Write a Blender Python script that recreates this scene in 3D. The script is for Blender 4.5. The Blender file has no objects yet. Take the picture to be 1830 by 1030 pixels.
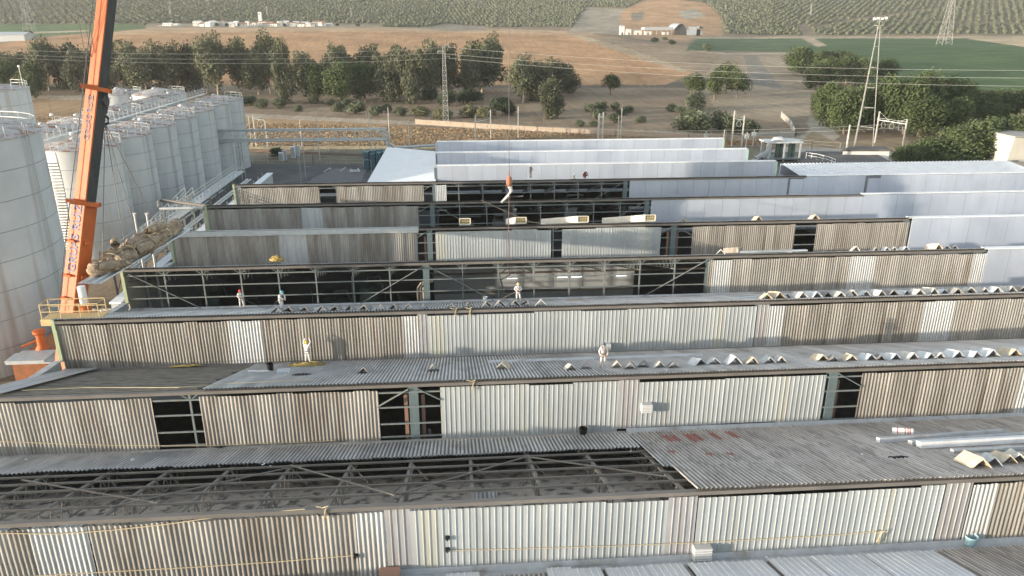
import bpy, math, random
import numpy as np
from mathutils import Vector, Matrix
from math import sin, cos, pi, radians, tan, atan2, hypot

scene = bpy.context.scene
COL = scene.collection
rnd = random.Random(7)
RS = np.random.RandomState(11)

# ------------------------------------------------------------------ camera
FPX = 1330.0; PITCH = radians(19.7); YAW = radians(4.4)
CAM = np.array([0.0, 0.0, 30.8])
FH = np.array([sin(YAW), cos(YAW), 0.0]); RV = np.array([cos(YAW), -sin(YAW), 0.0]); ZV = np.array([0, 0, 1.0])
FV = FH * cos(PITCH) - ZV * sin(PITCH); UV = FH * sin(PITCH) + ZV * cos(PITCH)
cd = bpy.data.cameras.new('camera'); cam = bpy.data.objects.new('camera', cd); COL.objects.link(cam)
cd.sensor_width = 36.0; cd.lens = FPX / 1830 * 36.0; cd.clip_start = 0.1; cd.clip_end = 9000
m = Matrix([[RV[i], UV[i], -FV[i], CAM[i]] for i in range(3)] + [[0, 0, 0, 1]])
cam.matrix_world = m
scene.camera = cam

# ------------------------------------------------------------------ light
SUN_EL = radians(5.5); SUN_AZ = radians(71.0)        # azimuth measured from -Y towards -X
SD = Vector((-sin(SUN_AZ) * cos(SUN_EL), -cos(SUN_AZ) * cos(SUN_EL), sin(SUN_EL)))
sl = bpy.data.lights.new('sun', 'SUN'); sl.energy = 2.0; sl.angle = radians(0.5); sl.color = (1.0, 0.86, 0.68)
so = bpy.data.objects.new('sun', sl); COL.objects.link(so)
so.rotation_euler = SD.to_track_quat('Z', 'Y').to_euler()
w = bpy.data.worlds.new('World'); scene.world = w; w.use_nodes = True
nt = w.node_tree; bg = nt.nodes['Background']
sky = nt.nodes.new('ShaderNodeTexSky'); sky.sky_type = 'NISHITA'; sky.sun_disc = False
sky.sun_rotation = atan2(SD.x, SD.y)
sky.sun_elevation = SUN_EL
sky.air_density = 1.0; sky.dust_density = 1.0; sky.ozone_density = 1.0
hs = nt.nodes.new('ShaderNodeHueSaturation'); hs.inputs['Saturation'].default_value = .55; nt.links.new(sky.outputs[0], hs.inputs['Color']); nt.links.new(hs.outputs[0], bg.inputs[0]); bg.inputs[1].default_value = 0.15
vs = scene.view_settings
vs.view_transform = 'Standard'; vs.look = 'None'; vs.gamma = 1.0; vs.exposure = 2.08; vs.use_curve_mapping = False

# ------------------------------------------------------------------ picture -> world helpers
def ray(x, y): return FV + RV * ((x - 915) / FPX) - UV * ((y - 515) / FPX)
def onz(x, y, z):
    d = ray(x, y); return CAM + d * ((z - CAM[2]) / d[2])
def ony(x, y, Y):
    d = ray(x, y); return CAM + d * (Y / d[1])
def at_d(x, y, dist):
    d = ray(x, y); return CAM + d * (dist / hypot(d[0], d[1]))
def solveX(x, Y, Z):
    k = RV - FV * ((x - 915) / FPX); v = np.array([0, Y, Z]) - CAM
    return float(-(k @ v) / k[0])
def proj(P):
    v = np.asarray(P) - CAM; zc = v @ FV
    return 915 + FPX * (v @ RV) / zc, 515 - FPX * (v @ UV) / zc
PIT = 11.9
def RY(k): return 28.6 + PIT * k
DROP = 4.0
def roofz(s): return 10.42 - DROP * s / PIT
def onroof(x, y, k):
    d = ray(x, y); mm = DROP / PIT
    t = (10.42 + mm * RY(k) - CAM[2]) / (d[2] + mm * d[1]); return CAM + d * t

# ------------------------------------------------------------------ objects helpers
ORD = ['first','second','third','fourth','fifth','sixth','seventh','eighth','ninth','tenth','eleventh','twelfth','thirteenth','fourteenth',
 'fifteenth','sixteenth','seventeenth','eighteenth','nineteenth','twentieth']
def ordn(i):
    if i < 20: return ORD[i]
    t = ['twenty','thirty','forty','fifty','sixty','seventy','eighty'][(i + 1) // 10 - 2]; u = (i + 1) % 10
    return t[:-1] + 'ieth' if u == 0 else t + '-' + ORD[u - 1]
OFF = {}
def tag(o, label=None, cat=None, group=None, kind=None):
    if label: o['label'] = label
    if cat: o['category'] = cat
    if group: o['group'] = group
    if kind: o['kind'] = kind
    return o
def thing(name, label, cat, loc=(0, 0, 0), group=None, rz=0):
    o = bpy.data.objects.new(name, None); COL.objects.link(o); o.location = loc; o.rotation_euler = (0, 0, rz)
    o.empty_display_size = 0.2
    OFF[o.name] = np.array(loc, float); return tag(o, label, cat, group)

class MB:
    def __init__(s): s.v = []; s.f = []; s.m = []
    def add(s, vs_, fs, mi=0):
        n = len(s.v); s.v.extend([tuple(map(float, q)) for q in vs_]); s.f.extend([tuple(n + i for i in f) for f in fs]); s.m.extend([mi] * len(fs))
    def box(s, x0, x1, y0, y1, z0, z1, mi=0):
        s.add([(x0,y0,z0),(x1,y0,z0),(x1,y1,z0),(x0,y1,z0),(x0,y0,z1),(x1,y0,z1),(x1,y1,z1),(x0,y1,z1)],
              [(0,3,2,1),(4,5,6,7),(0,1,5,4),(1,2,6,5),(2,3,7,6),(3,0,4,7)], mi)
    def bar(s, p, q, a, b=None, mi=0, up=(0, 0, 1)):
        b = b or a; p = Vector(p); q = Vector(q); d = (q - p).normalized(); u = Vector(up)
        if abs(d.dot(u)) > .98: u = Vector((0, 1, 0))
        s1 = d.cross(u).normalized() * (a / 2); s2 = d.cross(s1).normalized() * (b / 2)
        s.add([p-s1-s2,p+s1-s2,p+s1+s2,p-s1+s2,q-s1-s2,q+s1-s2,q+s1+s2,q-s1+s2],
              [(0,3,2,1),(4,5,6,7),(0,1,5,4),(1,2,6,5),(2,3,7,6),(3,0,4,7)], mi)
    def tube(s, pts, r, n=6, mi=0, cap=True):
        pts = [Vector(p) for p in pts]; rs = r if isinstance(r, (list, tuple)) else [r] * len(pts); vv = []
        for i, p in enumerate(pts):
            d = (pts[min(i + 1, len(pts) - 1)] - pts[max(i - 1, 0)]).normalized()
            u = Vector((0, 0, 1)) if abs(d.z) < .95 else Vector((0, 1, 0))
            a = d.cross(u).normalized(); b = d.cross(a)
            for j in range(n):
                t = 2 * pi * j / n; vv.append(p + (a * cos(t) + b * sin(t)) * rs[i])
        ff = [(i*n+j, i*n+(j+1)%n, (i+1)*n+(j+1)%n, (i+1)*n+j) for i in range(len(pts)-1) for j in range(n)]
        if cap: ff += [tuple(range(n))[::-1], tuple((len(pts)-1)*n + j for j in range(n))]
        s.add(vv, ff, mi)
    def lathe(s, c, prof, n=32, mi=0):
        vv = [(c[0]+r*cos(2*pi*j/n), c[1]+r*sin(2*pi*j/n), c[2]+z) for r, z in prof for j in range(n)]
        ff = [(i*n+j, i*n+(j+1)%n, (i+1)*n+(j+1)%n, (i+1)*n+j) for i in range(len(prof)-1) for j in range(n)]
        s.add(vv, ff, mi)
    def prism(s, poly, axis, a, b, mi=0):
        # poly: 2D points; axis 'x' -> poly in (y,z)
        n = len(poly)
        def P(q, t): return {'x': (t, q[0], q[1]), 'y': (q[0], t, q[1]), 'z': (q[0], q[1], t)}[axis]
        s.add([P(q, a) for q in poly] + [P(q, b) for q in poly],
              [tuple(range(n))[::-1], tuple(range(n, 2*n))] + [(i, (i+1)%n, n+(i+1)%n, n+i) for i in range(n)], mi)
    def corr(s, O, U, W, N, width, length, kind='sin', pitch=.225, amp=.03, mi=0, tiers=1, skew=0):
        O, U, W, N = [np.array(q, float) for q in (O, U, W, N)]
        if kind == 'sin': base = [(i / 8 * pitch, amp * sin(2*pi*i/8)) for i in range(8)]
        elif kind == 'sin4': base = [(i / 4 * pitch, amp * sin(2*pi*i/4)) for i in range(4)]
        else: base = [(0, 0), (pitch*.78, 0), (pitch*.83, amp), (pitch*.94, amp)]
        A = []; c = int(math.ceil(width / pitch)) + 1
        for i in range(c):
            for a, h in base:
                if i * pitch + a < width: A.append((i * pitch + a, h))
        A.append((width, 0 if kind == 'trap' else amp * sin(2*pi*width/pitch)))
        for t in range(tiers):
            t0 = length * t / tiers - (.08 if t else 0); t1 = length * (t + 1) / tiers
            n = len(A); up = N * (.002 + .014); lo = N * .002
            if tiers == 1: up = lo = N * 0
            vv = [O + U*a + N*h + W*t0 + lo for a, h in A] + [O + U*a + N*h + W*t1 + up for a, h in A]
            s.add(vv, [(i, i+1, n+i+1, n+i) for i in range(n-1)], mi)
    def build(s, name, mats, parent=None, smooth=False, world=True, loc=None):
        me = bpy.data.meshes.new(name)
        v = np.array(s.v, float)
        org = np.zeros(3)
        if parent is not None:
            org = OFF.get(parent.name, np.zeros(3))
            if not world: org = np.zeros(3)
        elif loc is not None: org = np.array(loc, float)
        v = v - org
        me.from_pydata(v.tolist(), [], s.f)
        if not isinstance(mats, (list, tuple)): mats = [mats]
        for mm in mats: me.materials.append(mm)
        if len(mats) > 1: me.polygons.foreach_set('material_index', s.m)
        if smooth: me.polygons.foreach_set('use_smooth', [True] * len(me.polygons))
        me.update()
        o = bpy.data.objects.new(name, me); COL.objects.link(o)
        if parent is not None: o.parent = parent; OFF[o.name] = org
        elif loc is not None: o.location = loc; OFF[o.name] = org
        else: OFF[o.name] = np.zeros(3)
        return o
def npmesh(name, v, f, mat_, parent=None, smooth=False):
    me = bpy.data.meshes.new(name); v = np.asarray(v, np.float32); f = np.asarray(f, np.int32); k = f.shape[1]
    me.vertices.add(len(v)); me.vertices.foreach_set('co', v.ravel())
    me.loops.add(f.size); me.loops.foreach_set('vertex_index', f.ravel())
    me.polygons.add(len(f)); me.polygons.foreach_set('loop_start', np.arange(len(f), dtype=np.int32) * k)
    me.polygons.foreach_set('loop_total', np.full(len(f), k, np.int32))
    if smooth: me.polygons.foreach_set('use_smooth', np.ones(len(f), bool))
    me.materials.append(mat_); me.update(); me.validate()
    return me

# ------------------------------------------------------------------ materials
def nd(t, typ, **k):
    n = t.nodes.new(typ)
    for a, b in k.items(): setattr(n, a, b)
    return n
def M(name, c1, c2=None, scale=1.0, stretch=(1, 1, 1), rough=.7, metal=0.0, detail=5, bump=0, bscale=None, c3=None, s3=.3, st3=(1, 1, 1), lo=.35, hi=.65,
      rand=0.0, lo3=.55, hi3=.75, sheet=0, sheetamt=.15, spec=.3, trough=0):
    mt = bpy.data.materials.new(name); mt.use_nodes = True; t = mt.node_tree; b = t.nodes['Principled BSDF']; L = t.links.new
    b.inputs['Roughness'].default_value = rough; b.inputs['Metallic'].default_value = metal; b.inputs['Specular IOR Level'].default_value = spec
    if c2 is None: c2 = tuple(x * .82 for x in c1)
    tc = nd(t, 'ShaderNodeTexCoord'); mp = nd(t, 'ShaderNodeMapping'); mp.inputs['Scale'].default_value = stretch
    L(tc.outputs['Object'], mp.inputs[0])
    nz = nd(t, 'ShaderNodeTexNoise'); nz.inputs['Scale'].default_value = scale; nz.inputs['Detail'].default_value = detail; nz.inputs['Roughness'].default_value = .6
    L(mp.outputs[0], nz.inputs['Vector'])
    mr = nd(t, 'ShaderNodeMapRange'); mr.inputs[1].default_value = lo; mr.inputs[2].default_value = hi; L(nz.outputs['Fac'], mr.inputs[0])
    mx = nd(t, 'ShaderNodeMix', data_type='RGBA'); L(mr.outputs[0], mx.inputs[0])
    mx.inputs[6].default_value = (*c1, 1); mx.inputs[7].default_value = (*c2, 1); out = mx.outputs[2]
    if c3:
        mp3 = nd(t, 'ShaderNodeMapping'); mp3.inputs['Scale'].default_value = st3; mp3.inputs['Location'].default_value = (3.1, 7.7, 1.3); L(tc.outputs['Object'], mp3.inputs[0])
        n3 = nd(t, 'ShaderNodeTexNoise'); n3.inputs['Scale'].default_value = s3; n3.inputs['Detail'].default_value = 4; L(mp3.outputs[0], n3.inputs['Vector'])
        r3 = nd(t, 'ShaderNodeMapRange'); r3.inputs[1].default_value = lo3; r3.inputs[2].default_value = hi3; L(n3.outputs['Fac'], r3.inputs[0])
        m3 = nd(t, 'ShaderNodeMix', data_type='RGBA'); L(r3.outputs[0], m3.inputs[0]); L(out, m3.inputs[6]); m3.inputs[7].default_value = (*c3, 1); out = m3.outputs[2]
    if sheet:
        sp = nd(t, 'ShaderNodeSeparateXYZ'); L(tc.outputs['Object'], sp.inputs[0])
        dv = nd(t, 'ShaderNodeMath', operation='DIVIDE'); dv.inputs[1].default_value = sheet; L(sp.outputs[0], dv.inputs[0])
        fl = nd(t, 'ShaderNodeMath', operation='FLOOR'); L(dv.outputs[0], fl.inputs[0])
        wn = nd(t, 'ShaderNodeTexWhiteNoise', noise_dimensions='1D'); L(fl.outputs[0], wn.inputs['W'])
        rr = nd(t, 'ShaderNodeMapRange'); rr.inputs[3].default_value = 1 - sheetamt; rr.inputs[4].default_value = 1 + sheetamt; L(wn.outputs['Value'], rr.inputs[0])
        hv = nd(t, 'ShaderNodeHueSaturation'); L(rr.outputs[0], hv.inputs['Value']); L(out, hv.inputs['Color']); out = hv.outputs[0]
    if trough:  # trough dirt and rib shading both put into the colour, crests lightened
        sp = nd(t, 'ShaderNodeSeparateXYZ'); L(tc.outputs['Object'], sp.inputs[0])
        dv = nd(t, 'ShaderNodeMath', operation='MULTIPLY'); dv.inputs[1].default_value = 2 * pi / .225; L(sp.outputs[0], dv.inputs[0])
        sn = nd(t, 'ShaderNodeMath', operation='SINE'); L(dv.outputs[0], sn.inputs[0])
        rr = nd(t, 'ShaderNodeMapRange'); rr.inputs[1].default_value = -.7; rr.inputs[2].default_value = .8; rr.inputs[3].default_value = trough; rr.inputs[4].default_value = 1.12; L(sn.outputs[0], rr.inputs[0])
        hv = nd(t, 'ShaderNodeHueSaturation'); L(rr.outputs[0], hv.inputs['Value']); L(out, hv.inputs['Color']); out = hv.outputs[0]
    if rand:
        oi = nd(t, 'ShaderNodeObjectInfo'); rr = nd(t, 'ShaderNodeMapRange'); rr.inputs[3].default_value = 1 - rand; rr.inputs[4].default_value = 1 + rand
        L(oi.outputs['Random'], rr.inputs[0]); hv = nd(t, 'ShaderNodeHueSaturation'); L(rr.outputs[0], hv.inputs['Value']); L(out, hv.inputs['Color']); out = hv.outputs[0]
    L(out, b.inputs['Base Color'])
    if bump:
        nb = nd(t, 'ShaderNodeTexNoise'); nb.inputs['Scale'].default_value = bscale or scale * 4; nb.inputs['Detail'].default_value = 6; L(tc.outputs['Object'], nb.inputs['Vector'])
        bp = nd(t, 'ShaderNodeBump'); bp.inputs['Strength'].default_value = bump; bp.inputs['Distance'].default_value = .05; L(nb.outputs['Fac'], bp.inputs['Height']); L(bp.outputs[0], b.inputs['Normal'])
    return mt
m_asb = M('weathered_fibre_cement', (.35,.335,.305), (.27,.255,.235), 2.2, (1.6,1,.16), .9, c3=(.19,.165,.14), s3=1.0, st3=(1.1,1,.12), sheet=.9, sheetamt=.18, bump=.3, bscale=30, lo3=.52, hi3=.72)
m_asb2 = M('weathered_fibre_cement_brown', (.32,.30,.27), (.24,.225,.20), 2.2, (2.2,1,.16), .9, c3=(.16,.13,.105), s3=1.3, st3=(2,1,.1), sheet=.9, sheetamt=.18, bump=.3, bscale=30, lo3=.5, hi3=.7)
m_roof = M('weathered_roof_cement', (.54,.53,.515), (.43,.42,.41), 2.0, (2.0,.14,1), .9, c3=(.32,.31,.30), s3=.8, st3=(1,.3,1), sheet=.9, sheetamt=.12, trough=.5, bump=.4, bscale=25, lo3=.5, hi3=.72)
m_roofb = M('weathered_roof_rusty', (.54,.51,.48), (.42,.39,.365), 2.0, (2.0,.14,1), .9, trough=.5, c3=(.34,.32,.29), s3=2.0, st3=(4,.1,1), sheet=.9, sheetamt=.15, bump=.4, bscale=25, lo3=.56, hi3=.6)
m_wav = M('aged_white_plastic', (.50,.51,.51), (.40,.41,.41), 1.5, (2,1,.2), .55, c3=(.40,.38,.33), s3=1.2, st3=(2,1,.2), sheet=.9, sheetamt=.05)
m_trap = M('painted_white_metal', (.40,.425,.43), (.34,.365,.37), 1.0, (1.5,1,.3), .5, c3=(.40,.405,.36), s3=.7, st3=(1.2,1,.08), sheet=.9, sheetamt=.09, lo3=.58, hi3=.7)
m_trap2 = M('stained_lilac_metal', (.37,.37,.375), (.30,.30,.31), 2.0, (2,1,.3), .5, c3=(.33,.30,.27), s3=1.8, st3=(3,1,.1))
m_new = M('new_white_metal', (.72,.74,.76), (.64,.66,.69), .8, (1,1,1), .45)
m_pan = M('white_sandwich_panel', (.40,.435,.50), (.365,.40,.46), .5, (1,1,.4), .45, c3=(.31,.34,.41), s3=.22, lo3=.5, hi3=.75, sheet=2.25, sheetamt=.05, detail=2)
m_seam = M('panel_joint', (.15,.16,.18), rough=.7)
m_cap = M('white_ridge_trim', (.78,.79,.80), rough=.45)
m_steel = M('grey_green_steel', (.19,.215,.215), (.14,.16,.16), 3, rough=.6, c3=(.20,.15,.11), s3=2, lo3=.6, hi3=.75)
m_col = M('blue_grey_steel', (.12,.165,.175), (.10,.13,.14), 3, rough=.6)
m_fas = M('brown_grey_beam', (.17,.16,.15), (.13,.122,.115), 2, (.3,1,1), rough=.7, c3=(.19,.165,.14), s3=1)
m_purl = M('brown_purlin', (.20,.185,.165), (.145,.135,.12), 2, (.3,1,1), rough=.8)
m_green = M('pale_green_trim', (.36,.42,.27), (.30,.36,.23), 2, rough=.6)
m_galv = M('galvanised_sheet', (.46,.49,.51), (.38,.41,.43), 2, rough=.4, metal=.2)
m_gut = M('white_gutter', (.52,.54,.56), (.42,.44,.46), 1.5, (1,1,1), rough=.5, c3=(.3,.28,.25), s3=1)
m_lath = M('tarred_lath', (.24,.225,.195), (.15,.14,.12), 4, (.3,1,1), rough=.9)
m_dark = M('dark_interior', (.075,.08,.08), (.045,.05,.05), 1, rough=.9)
m_int = M('interior_grey_panel', (.40,.42,.43), (.32,.34,.35), .5, rough=.7)
m_intb = M('interior_beige_wall', (.46,.42,.35), (.38,.35,.29), .5, rough=.8)
m_ceil = M('dirty_ceiling', (.42,.365,.31), (.27,.235,.20), .9, (1,1,1), rough=.95, bump=.6, bscale=6, c3=(.10,.09,.08), s3=1.6, lo3=.5, hi3=.62)
m_brick = M('red_brick', (.30,.15,.10), (.22,.17,.14), 12, rough=.9)
m_conc = M('concrete', (.38,.36,.33), (.30,.29,.27), 2, rough=.9, bump=.2)
m_tank = M('white_tank_paint', (.47,.49,.50), (.40,.42,.43), .25, (1,1,1), .55, c3=(.30,.27,.24), s3=1.1, st3=(1,1,.05), lo3=.55, hi3=.76)
m_band = M('tank_weld_seam', (.27,.28,.29), rough=.7)
m_tanktop = M('rusty_tank_roof', (.42,.42,.42), (.36,.34,.33), .6, rough=.7, c3=(.24,.13,.09), s3=.9, lo3=.5, hi3=.62)
m_rail = M('galvanised_rail', (.50,.52,.52), rough=.45, metal=.3)
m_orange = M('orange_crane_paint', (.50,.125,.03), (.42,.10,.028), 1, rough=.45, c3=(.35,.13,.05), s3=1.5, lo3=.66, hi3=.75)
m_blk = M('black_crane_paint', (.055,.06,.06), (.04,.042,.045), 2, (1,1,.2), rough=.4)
m_txt = M('blue_lettering', (.13,.15,.27), rough=.5)
m_txt2 = M('grey_lettering', (.20,.20,.25), rough=.5)
m_yel = M('pale_yellow_rail', (.55,.42,.22), rough=.6)
m_rope = M('cream_rope', (.55,.46,.30), rough=.9)
m_yrope = M('yellow_rope', (.46,.35,.13), (.33,.25,.09), 12, rough=.9)
m_cable = M('steel_cable', (.16,.15,.14), rough=.6)
m_wire = M('pale_wire', (.36,.37,.35), rough=.5)
m_blackp = M('black_plastic', (.02,.02,.022), rough=.5)
m_cover = M('white_coverall', (.72,.70,.68), (.62,.60,.58), 6, rough=.9, bump=.3, bscale=14)
m_skin = M('skin', (.42,.25,.17), rough=.6)
m_bag = M('brown_insulation', (.34,.26,.18), (.17,.13,.10), 2.2, rough=.95, c3=(.55,.45,.30), s3=3, bump=1, bscale=8)
m_asph = M('yard_asphalt', (.10,.10,.105), (.075,.075,.08), .25, rough=.9, bump=.1, bscale=10, c3=(.14,.135,.13), s3=.12)
m_white = M('white_plaster', (.72,.70,.66), (.62,.60,.56), .3, rough=.8)
m_tile = M('roof_tile', (.38,.22,.15), rough=.9)
m_wood = M('bark', (.20,.16,.12), (.12,.10,.08), 3, rough=.95)
m_woodl = M('pale_bark', (.36,.31,.25), (.24,.20,.16), 3, rough=.95)
def leafmat(name, a, b):
    mt = M(name, a, b, 1.6, rough=.75, rand=.16, detail=3, lo=.4, hi=.6, spec=.15)
    return mt
m_l = {'euc': leafmat('eucalyptus_leaves', (.11,.12,.07), (.065,.075,.05)), 'round': leafmat('plane_leaves', (.075,.10,.042), (.042,.06,.026)),
       'pine': leafmat('pine_needles', (.07,.09,.035), (.038,.054,.024)), 'olive': leafmat('olive_leaves', (.12,.14,.085), (.07,.085,.055)),
       'dark': leafmat('mastic_leaves', (.045,.065,.035), (.026,.04,.022)), 'reed': leafmat('reed_leaves', (.16,.16,.09), (.10,.10,.055)),
       'fig': leafmat('walnut_leaves', (.085,.11,.05), (.045,.062,.03))}

# ------------------------------------------------------------------ terrain
def elev_z(x, y, d):       # height of the point seen at (x,y) at horizontal distance d
    q = ray(x, y); return CAM[2] + q[2] / hypot(q[0], q[1]) * d
PROF = {
 -400: [(650,82),(800,80),(1000,62),(1150,50),(1500,0),(2100,-70)],
 0:    [(650,80),(800,78),(1000,60),(1150,46),(1500,0),(2100,-70)],
 150:  [(690,64),(800,64),(1000,55),(1150,43),(1500,0),(2100,-70)],
 300:  [(700,54),(800,55.5),(980,49),(1080,45),(1500,-2),(2100,-75)],
 600:  [(700,51.5),(800,54),(980,49),(1080,45),(1500,-2),(2100,-75)],
 900:  [(700,55),(800,58),(1000,55.5),(1150,40),(1500,-2),(2100,-75)],
 1050: [(680,62),(800,64),(950,60),(1150,40),(1500,-2),(2100,-75)],
 1180: [(600,80),(750,76),(900,64),(1000,60),(1150,40),(1500,-5),(2100,-75)],
 1300: [(560,99),(700,90),(1000,66),(1100,55),(1500,-2),(2100,-75)],
 1450: [(600,97),(800,79),(1000,66.5),(1150,50),(1500,4),(2100,-70)],
 2300: [(600,97),(800,79),(1000,66.5),(1150,50),(1500,4),(2100,-70)],
}
_DS = np.concatenate([np.linspace(0, 400, 21), np.geomspace(410, 2600, 140)])
_tab = []
for x, lst in PROF.items():
    ds = [0, 340, 395] + [d for d, _ in lst] + [2600]
    zs = [0, 0, 0.6] + [elev_z(x, y, d) for d, y in lst]; zs.append(zs[-1] + 20)
    zz = np.interp(_DS, ds, zs)
    ker = np.exp(-np.linspace(-1.5, 1.5, 9) ** 2); ker /= ker.sum()
    zp = np.concatenate([[zz[0]] * 4, zz, [zz[-1]] * 4]); zz = np.convolve(zp, ker, 'valid')
    _tab.append(zz)
_tab = np.array(_tab); _px = np.array(list(PROF.keys()), float)
_tn = tan(YAW)
_az = np.arctan((_px - 915) / FPX / cos(PITCH) * 0.985) + YAW      # azimuth of each profile
def terrain_z(X, Y):
    X = np.asarray(X, float); Y = np.asarray(Y, float)
    d = np.hypot(X, Y); az = np.arctan2(X, Y)
    a = np.clip(np.interp(az, _az, np.arange(len(_az))), 0, len(_az) - 1.0001); i = a.astype(int); t = a - i; t = t * t * (3 - 2 * t)
    j = np.clip(np.interp(d, _DS, np.arange(len(_DS))), 0, len(_DS) - 1.0001); k = j.astype(int); u = j - k
    z = (_tab[i, k] * (1-u) + _tab[i, k+1] * u) * (1-t) + (_tab[i+1, k] * (1-u) + _tab[i+1, k+1] * u) * t
    amp = np.clip((d - 400) / 400, 0, 1)
    z = z + amp * (1.1 * np.sin(X * .013 + Y * .007) * np.sin(Y * .011 - X * .005 + 1) + .5 * np.sin(X * .05 + 1) * np.sin(Y * .043))
    return np.where(Y < 0, 0, z)
def ground_hit(x, y):
    q = ray(x, y); t = np.geomspace(120, 2400, 3000) / hypot(q[0], q[1])
    P = CAM[None, :] + q[None, :] * t[:, None]
    g = terrain_z(P[:, 0], P[:, 1]); k = np.argmax(P[:, 2] <= g)
    if not (P[:, 2] <= g).any(): k = len(t) - 1
    return P[k]
def projv(P):
    v = P - CAM; zc = v @ FV; return 915 + FPX * (v @ RV) / zc, 515 - FPX * (v @ UV) / zc
def inpoly(x, y, poly):
    r = np.zeros(len(x), bool); n = len(poly)
    for i in range(n):
        x0, y0 = poly[i]; x1, y1 = poly[(i + 1) % n]
        if y0 == y1: continue
        c = ((y0 > y) != (y1 > y)) & (x < (x1 - x0) * (y - y0) / (y1 - y0) + x0); r ^= c
    return r
NA, NR = 620, 520
az = np.linspace(_az[0], _az[-1], NA)
dist = np.concatenate([np.linspace(2, 115, 20), 1 / np.linspace(1 / 118, 1 / 620, 300), np.geomspace(625, 2500, NR - 320)])
A, D = np.meshgrid(az, dist); GX = (D * np.sin(A)).ravel(); GY = (D * np.cos(A)).ravel(); GZ = terrain_z(GX, GY)
P = np.stack([GX, GY, GZ], 1); px, py = projv(P)
jx = px + RS.normal(0, .8, len(px)); jy = py + RS.normal(0, .25, len(py))
base = np.tile(np.array([.24, .185, .13]), (len(px), 1)); far = D.ravel() > 560
ZONES = [   # polygon traced on the land, colour, only beyond distance
 ([(-600,262),(430,262),(1000,262),(1300,262),(2500,262),(2500,420),(-600,420)], (.17,.155,.115), 0),           # railway strip
 ([(-600,165),(200,172),(435,208),(740,226),(1000,241),(1300,252),(1300,262),(430,266),(-600,262)], (.33,.225,.13), 0),   # dry grass
 ([(-600,235),(430,238),(740,250),(1000,254),(1300,262),(430,268),(-600,262)], (.42,.33,.20), 0),   # straw
 ([(-600,166),(200,172),(435,203),(740,217),(1400,243),(1400,249),(1000,240),(740,224),(435,210),(200,179),(-600,173)], (.40,.33,.25), 0),   # road
 ([(-600,148),(200,152),(200,158),(-600,158)], (.15,.15,.07), 0),
 ([(1410,208),(1450,208),(1490,232),(1500,243),(1480,262),(1370,258),(1400,246),(1440,240),(1448,228),(1430,215)], (.44,.39,.32), 0),
 ([(1452,235),(1500,255),(1620,245),(1650,300),(1380,300),(1420,262)], (.34,.26,.17), 0),
 ([(500,150),(1250,146),(1330,150),(1250,157),(500,158)], (.15,.12,.09), 0),
 ([(-600,150),(-600,90),(0,79),(60,68),(150,62),(300,52),(600,49),(900,53),(1050,60),(1180,78),(1310,98),(1240,130),(1190,152),(1000,152),(700,153),(200,150)], (.42,.255,.14), 330),
 ([(1040,62),(1180,77),(1315,98),(1245,131),(1180,112)], (.28,.215,.15), 330),
 ([(260,50),(600,47),(900,52),(1060,58),(1060,64),(900,60),(600,57),(260,60),(130,68)], (.45,.31,.19), 330),
 ([(1015,62),(1030,62),(1130,88),(1230,128),(1215,129),(1110,94)], (.37,.29,.20), 330),
 ([(-600,75),(0,75),(60,66),(170,58),(260,52),(260,42),(-600,42)], (.10,.15,.06), 700),
 ([(-600,60),(0,59),(160,54),(160,56.5),(0,63),(-600,65)], (.42,.36,.26), 700),
 ([(260,50),(680,50),(860,55),(860,47),(260,43)], (.30,.25,.17), 850),
 ([(760,51),(800,44),(868,48),(870,55),(800,56)], (.27,.235,.18), 850),
 ([(1052,14),(1130,17),(1112,62),(1016,58)], (.30,.26,.20), 850),
 ([(1112,20),(1170,-10),(1262,6),(1290,30),(1292,64),(1240,68),(1105,62)], (.40,.25,.14), 700),
 ([(1128,24),(1150,20),(1150,36),(1128,38)], (.20,.18,.13), 700),
 ([(1210,22),(1240,16),(1262,30),(1225,34)], (.36,.33,.26), 700),
 ([(1130,64),(1240,68),(1215,90),(1180,78),(1130,72)], (.36,.24,.15), 700),
 ([(1230,66),(2500,64),(2500,70),(1230,70)], (.38,.31,.21), 850),
 ([(1245,69.5),(1445,69),(1450,94),(1225,90)], (.09,.13,.065), 560),
 ([(1225,90),(1300,95),(1440,94),(1440,98),(1300,98)], (.42,.35,.26), 540),
 ([(1450,69),(1730,69),(1830,84),(2500,150),(2500,165),(1600,165),(1440,120)], (.07,.115,.05), 300),
 ([(1730,70),(2500,70),(2500,140),(1830,84)], (.45,.35,.23), 300),
 ([(1428,66),(1450,66),(1478,82),(1460,84)], (.42,.33,.23), 560),
 ([(1290,98),(1410,97),(1450,125),(1470,160),(1440,225),(1290,205),(1250,160),(1270,120)], (.31,.25,.18), 250),
 ([(1330,99),(1350,99),(1400,160),(1340,150)], (.22,.20,.17), 250),
]
for poly, c, dm in ZONES:
    msk = inpoly(jx, jy, poly) & (D.ravel() > dm) & (D.ravel() < (560 if dm == 0 else 1e9)); base[msk] = c
olivez = far & (py < 50) & (D.ravel() > 1050)
def olive_zone(x, y, d):
    r = (d > 1030) & (y < 49 + np.where(x > 1290, 17, 0) + np.where(x < 250, -6, 0))
    for poly in ([(1048,12),(1134,15),(1116,70),(1010,70)], [(1108,20),(1165,-6),(1262,6),(1290,30),(1294,70),(1105,70)], [(760,51),(800,43),(868,47),(872,60),(800,60)],
                 [(260,41),(680,43),(680,60),(260,60)], [(1455,48),(1520,35),(1690,12),(1690,15),(1520,39),(1462,52)], [(1420,45),(1440,45),(1470,70),(1440,70)],
                 [(1670,37),(2000,50),(2000,53),(1670,40)]):
        r &= ~inpoly(x, y, poly)
    return r
oz = olive_zone(jx, jy, D.ravel()); base[oz] = (.20, .175, .115)
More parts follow.
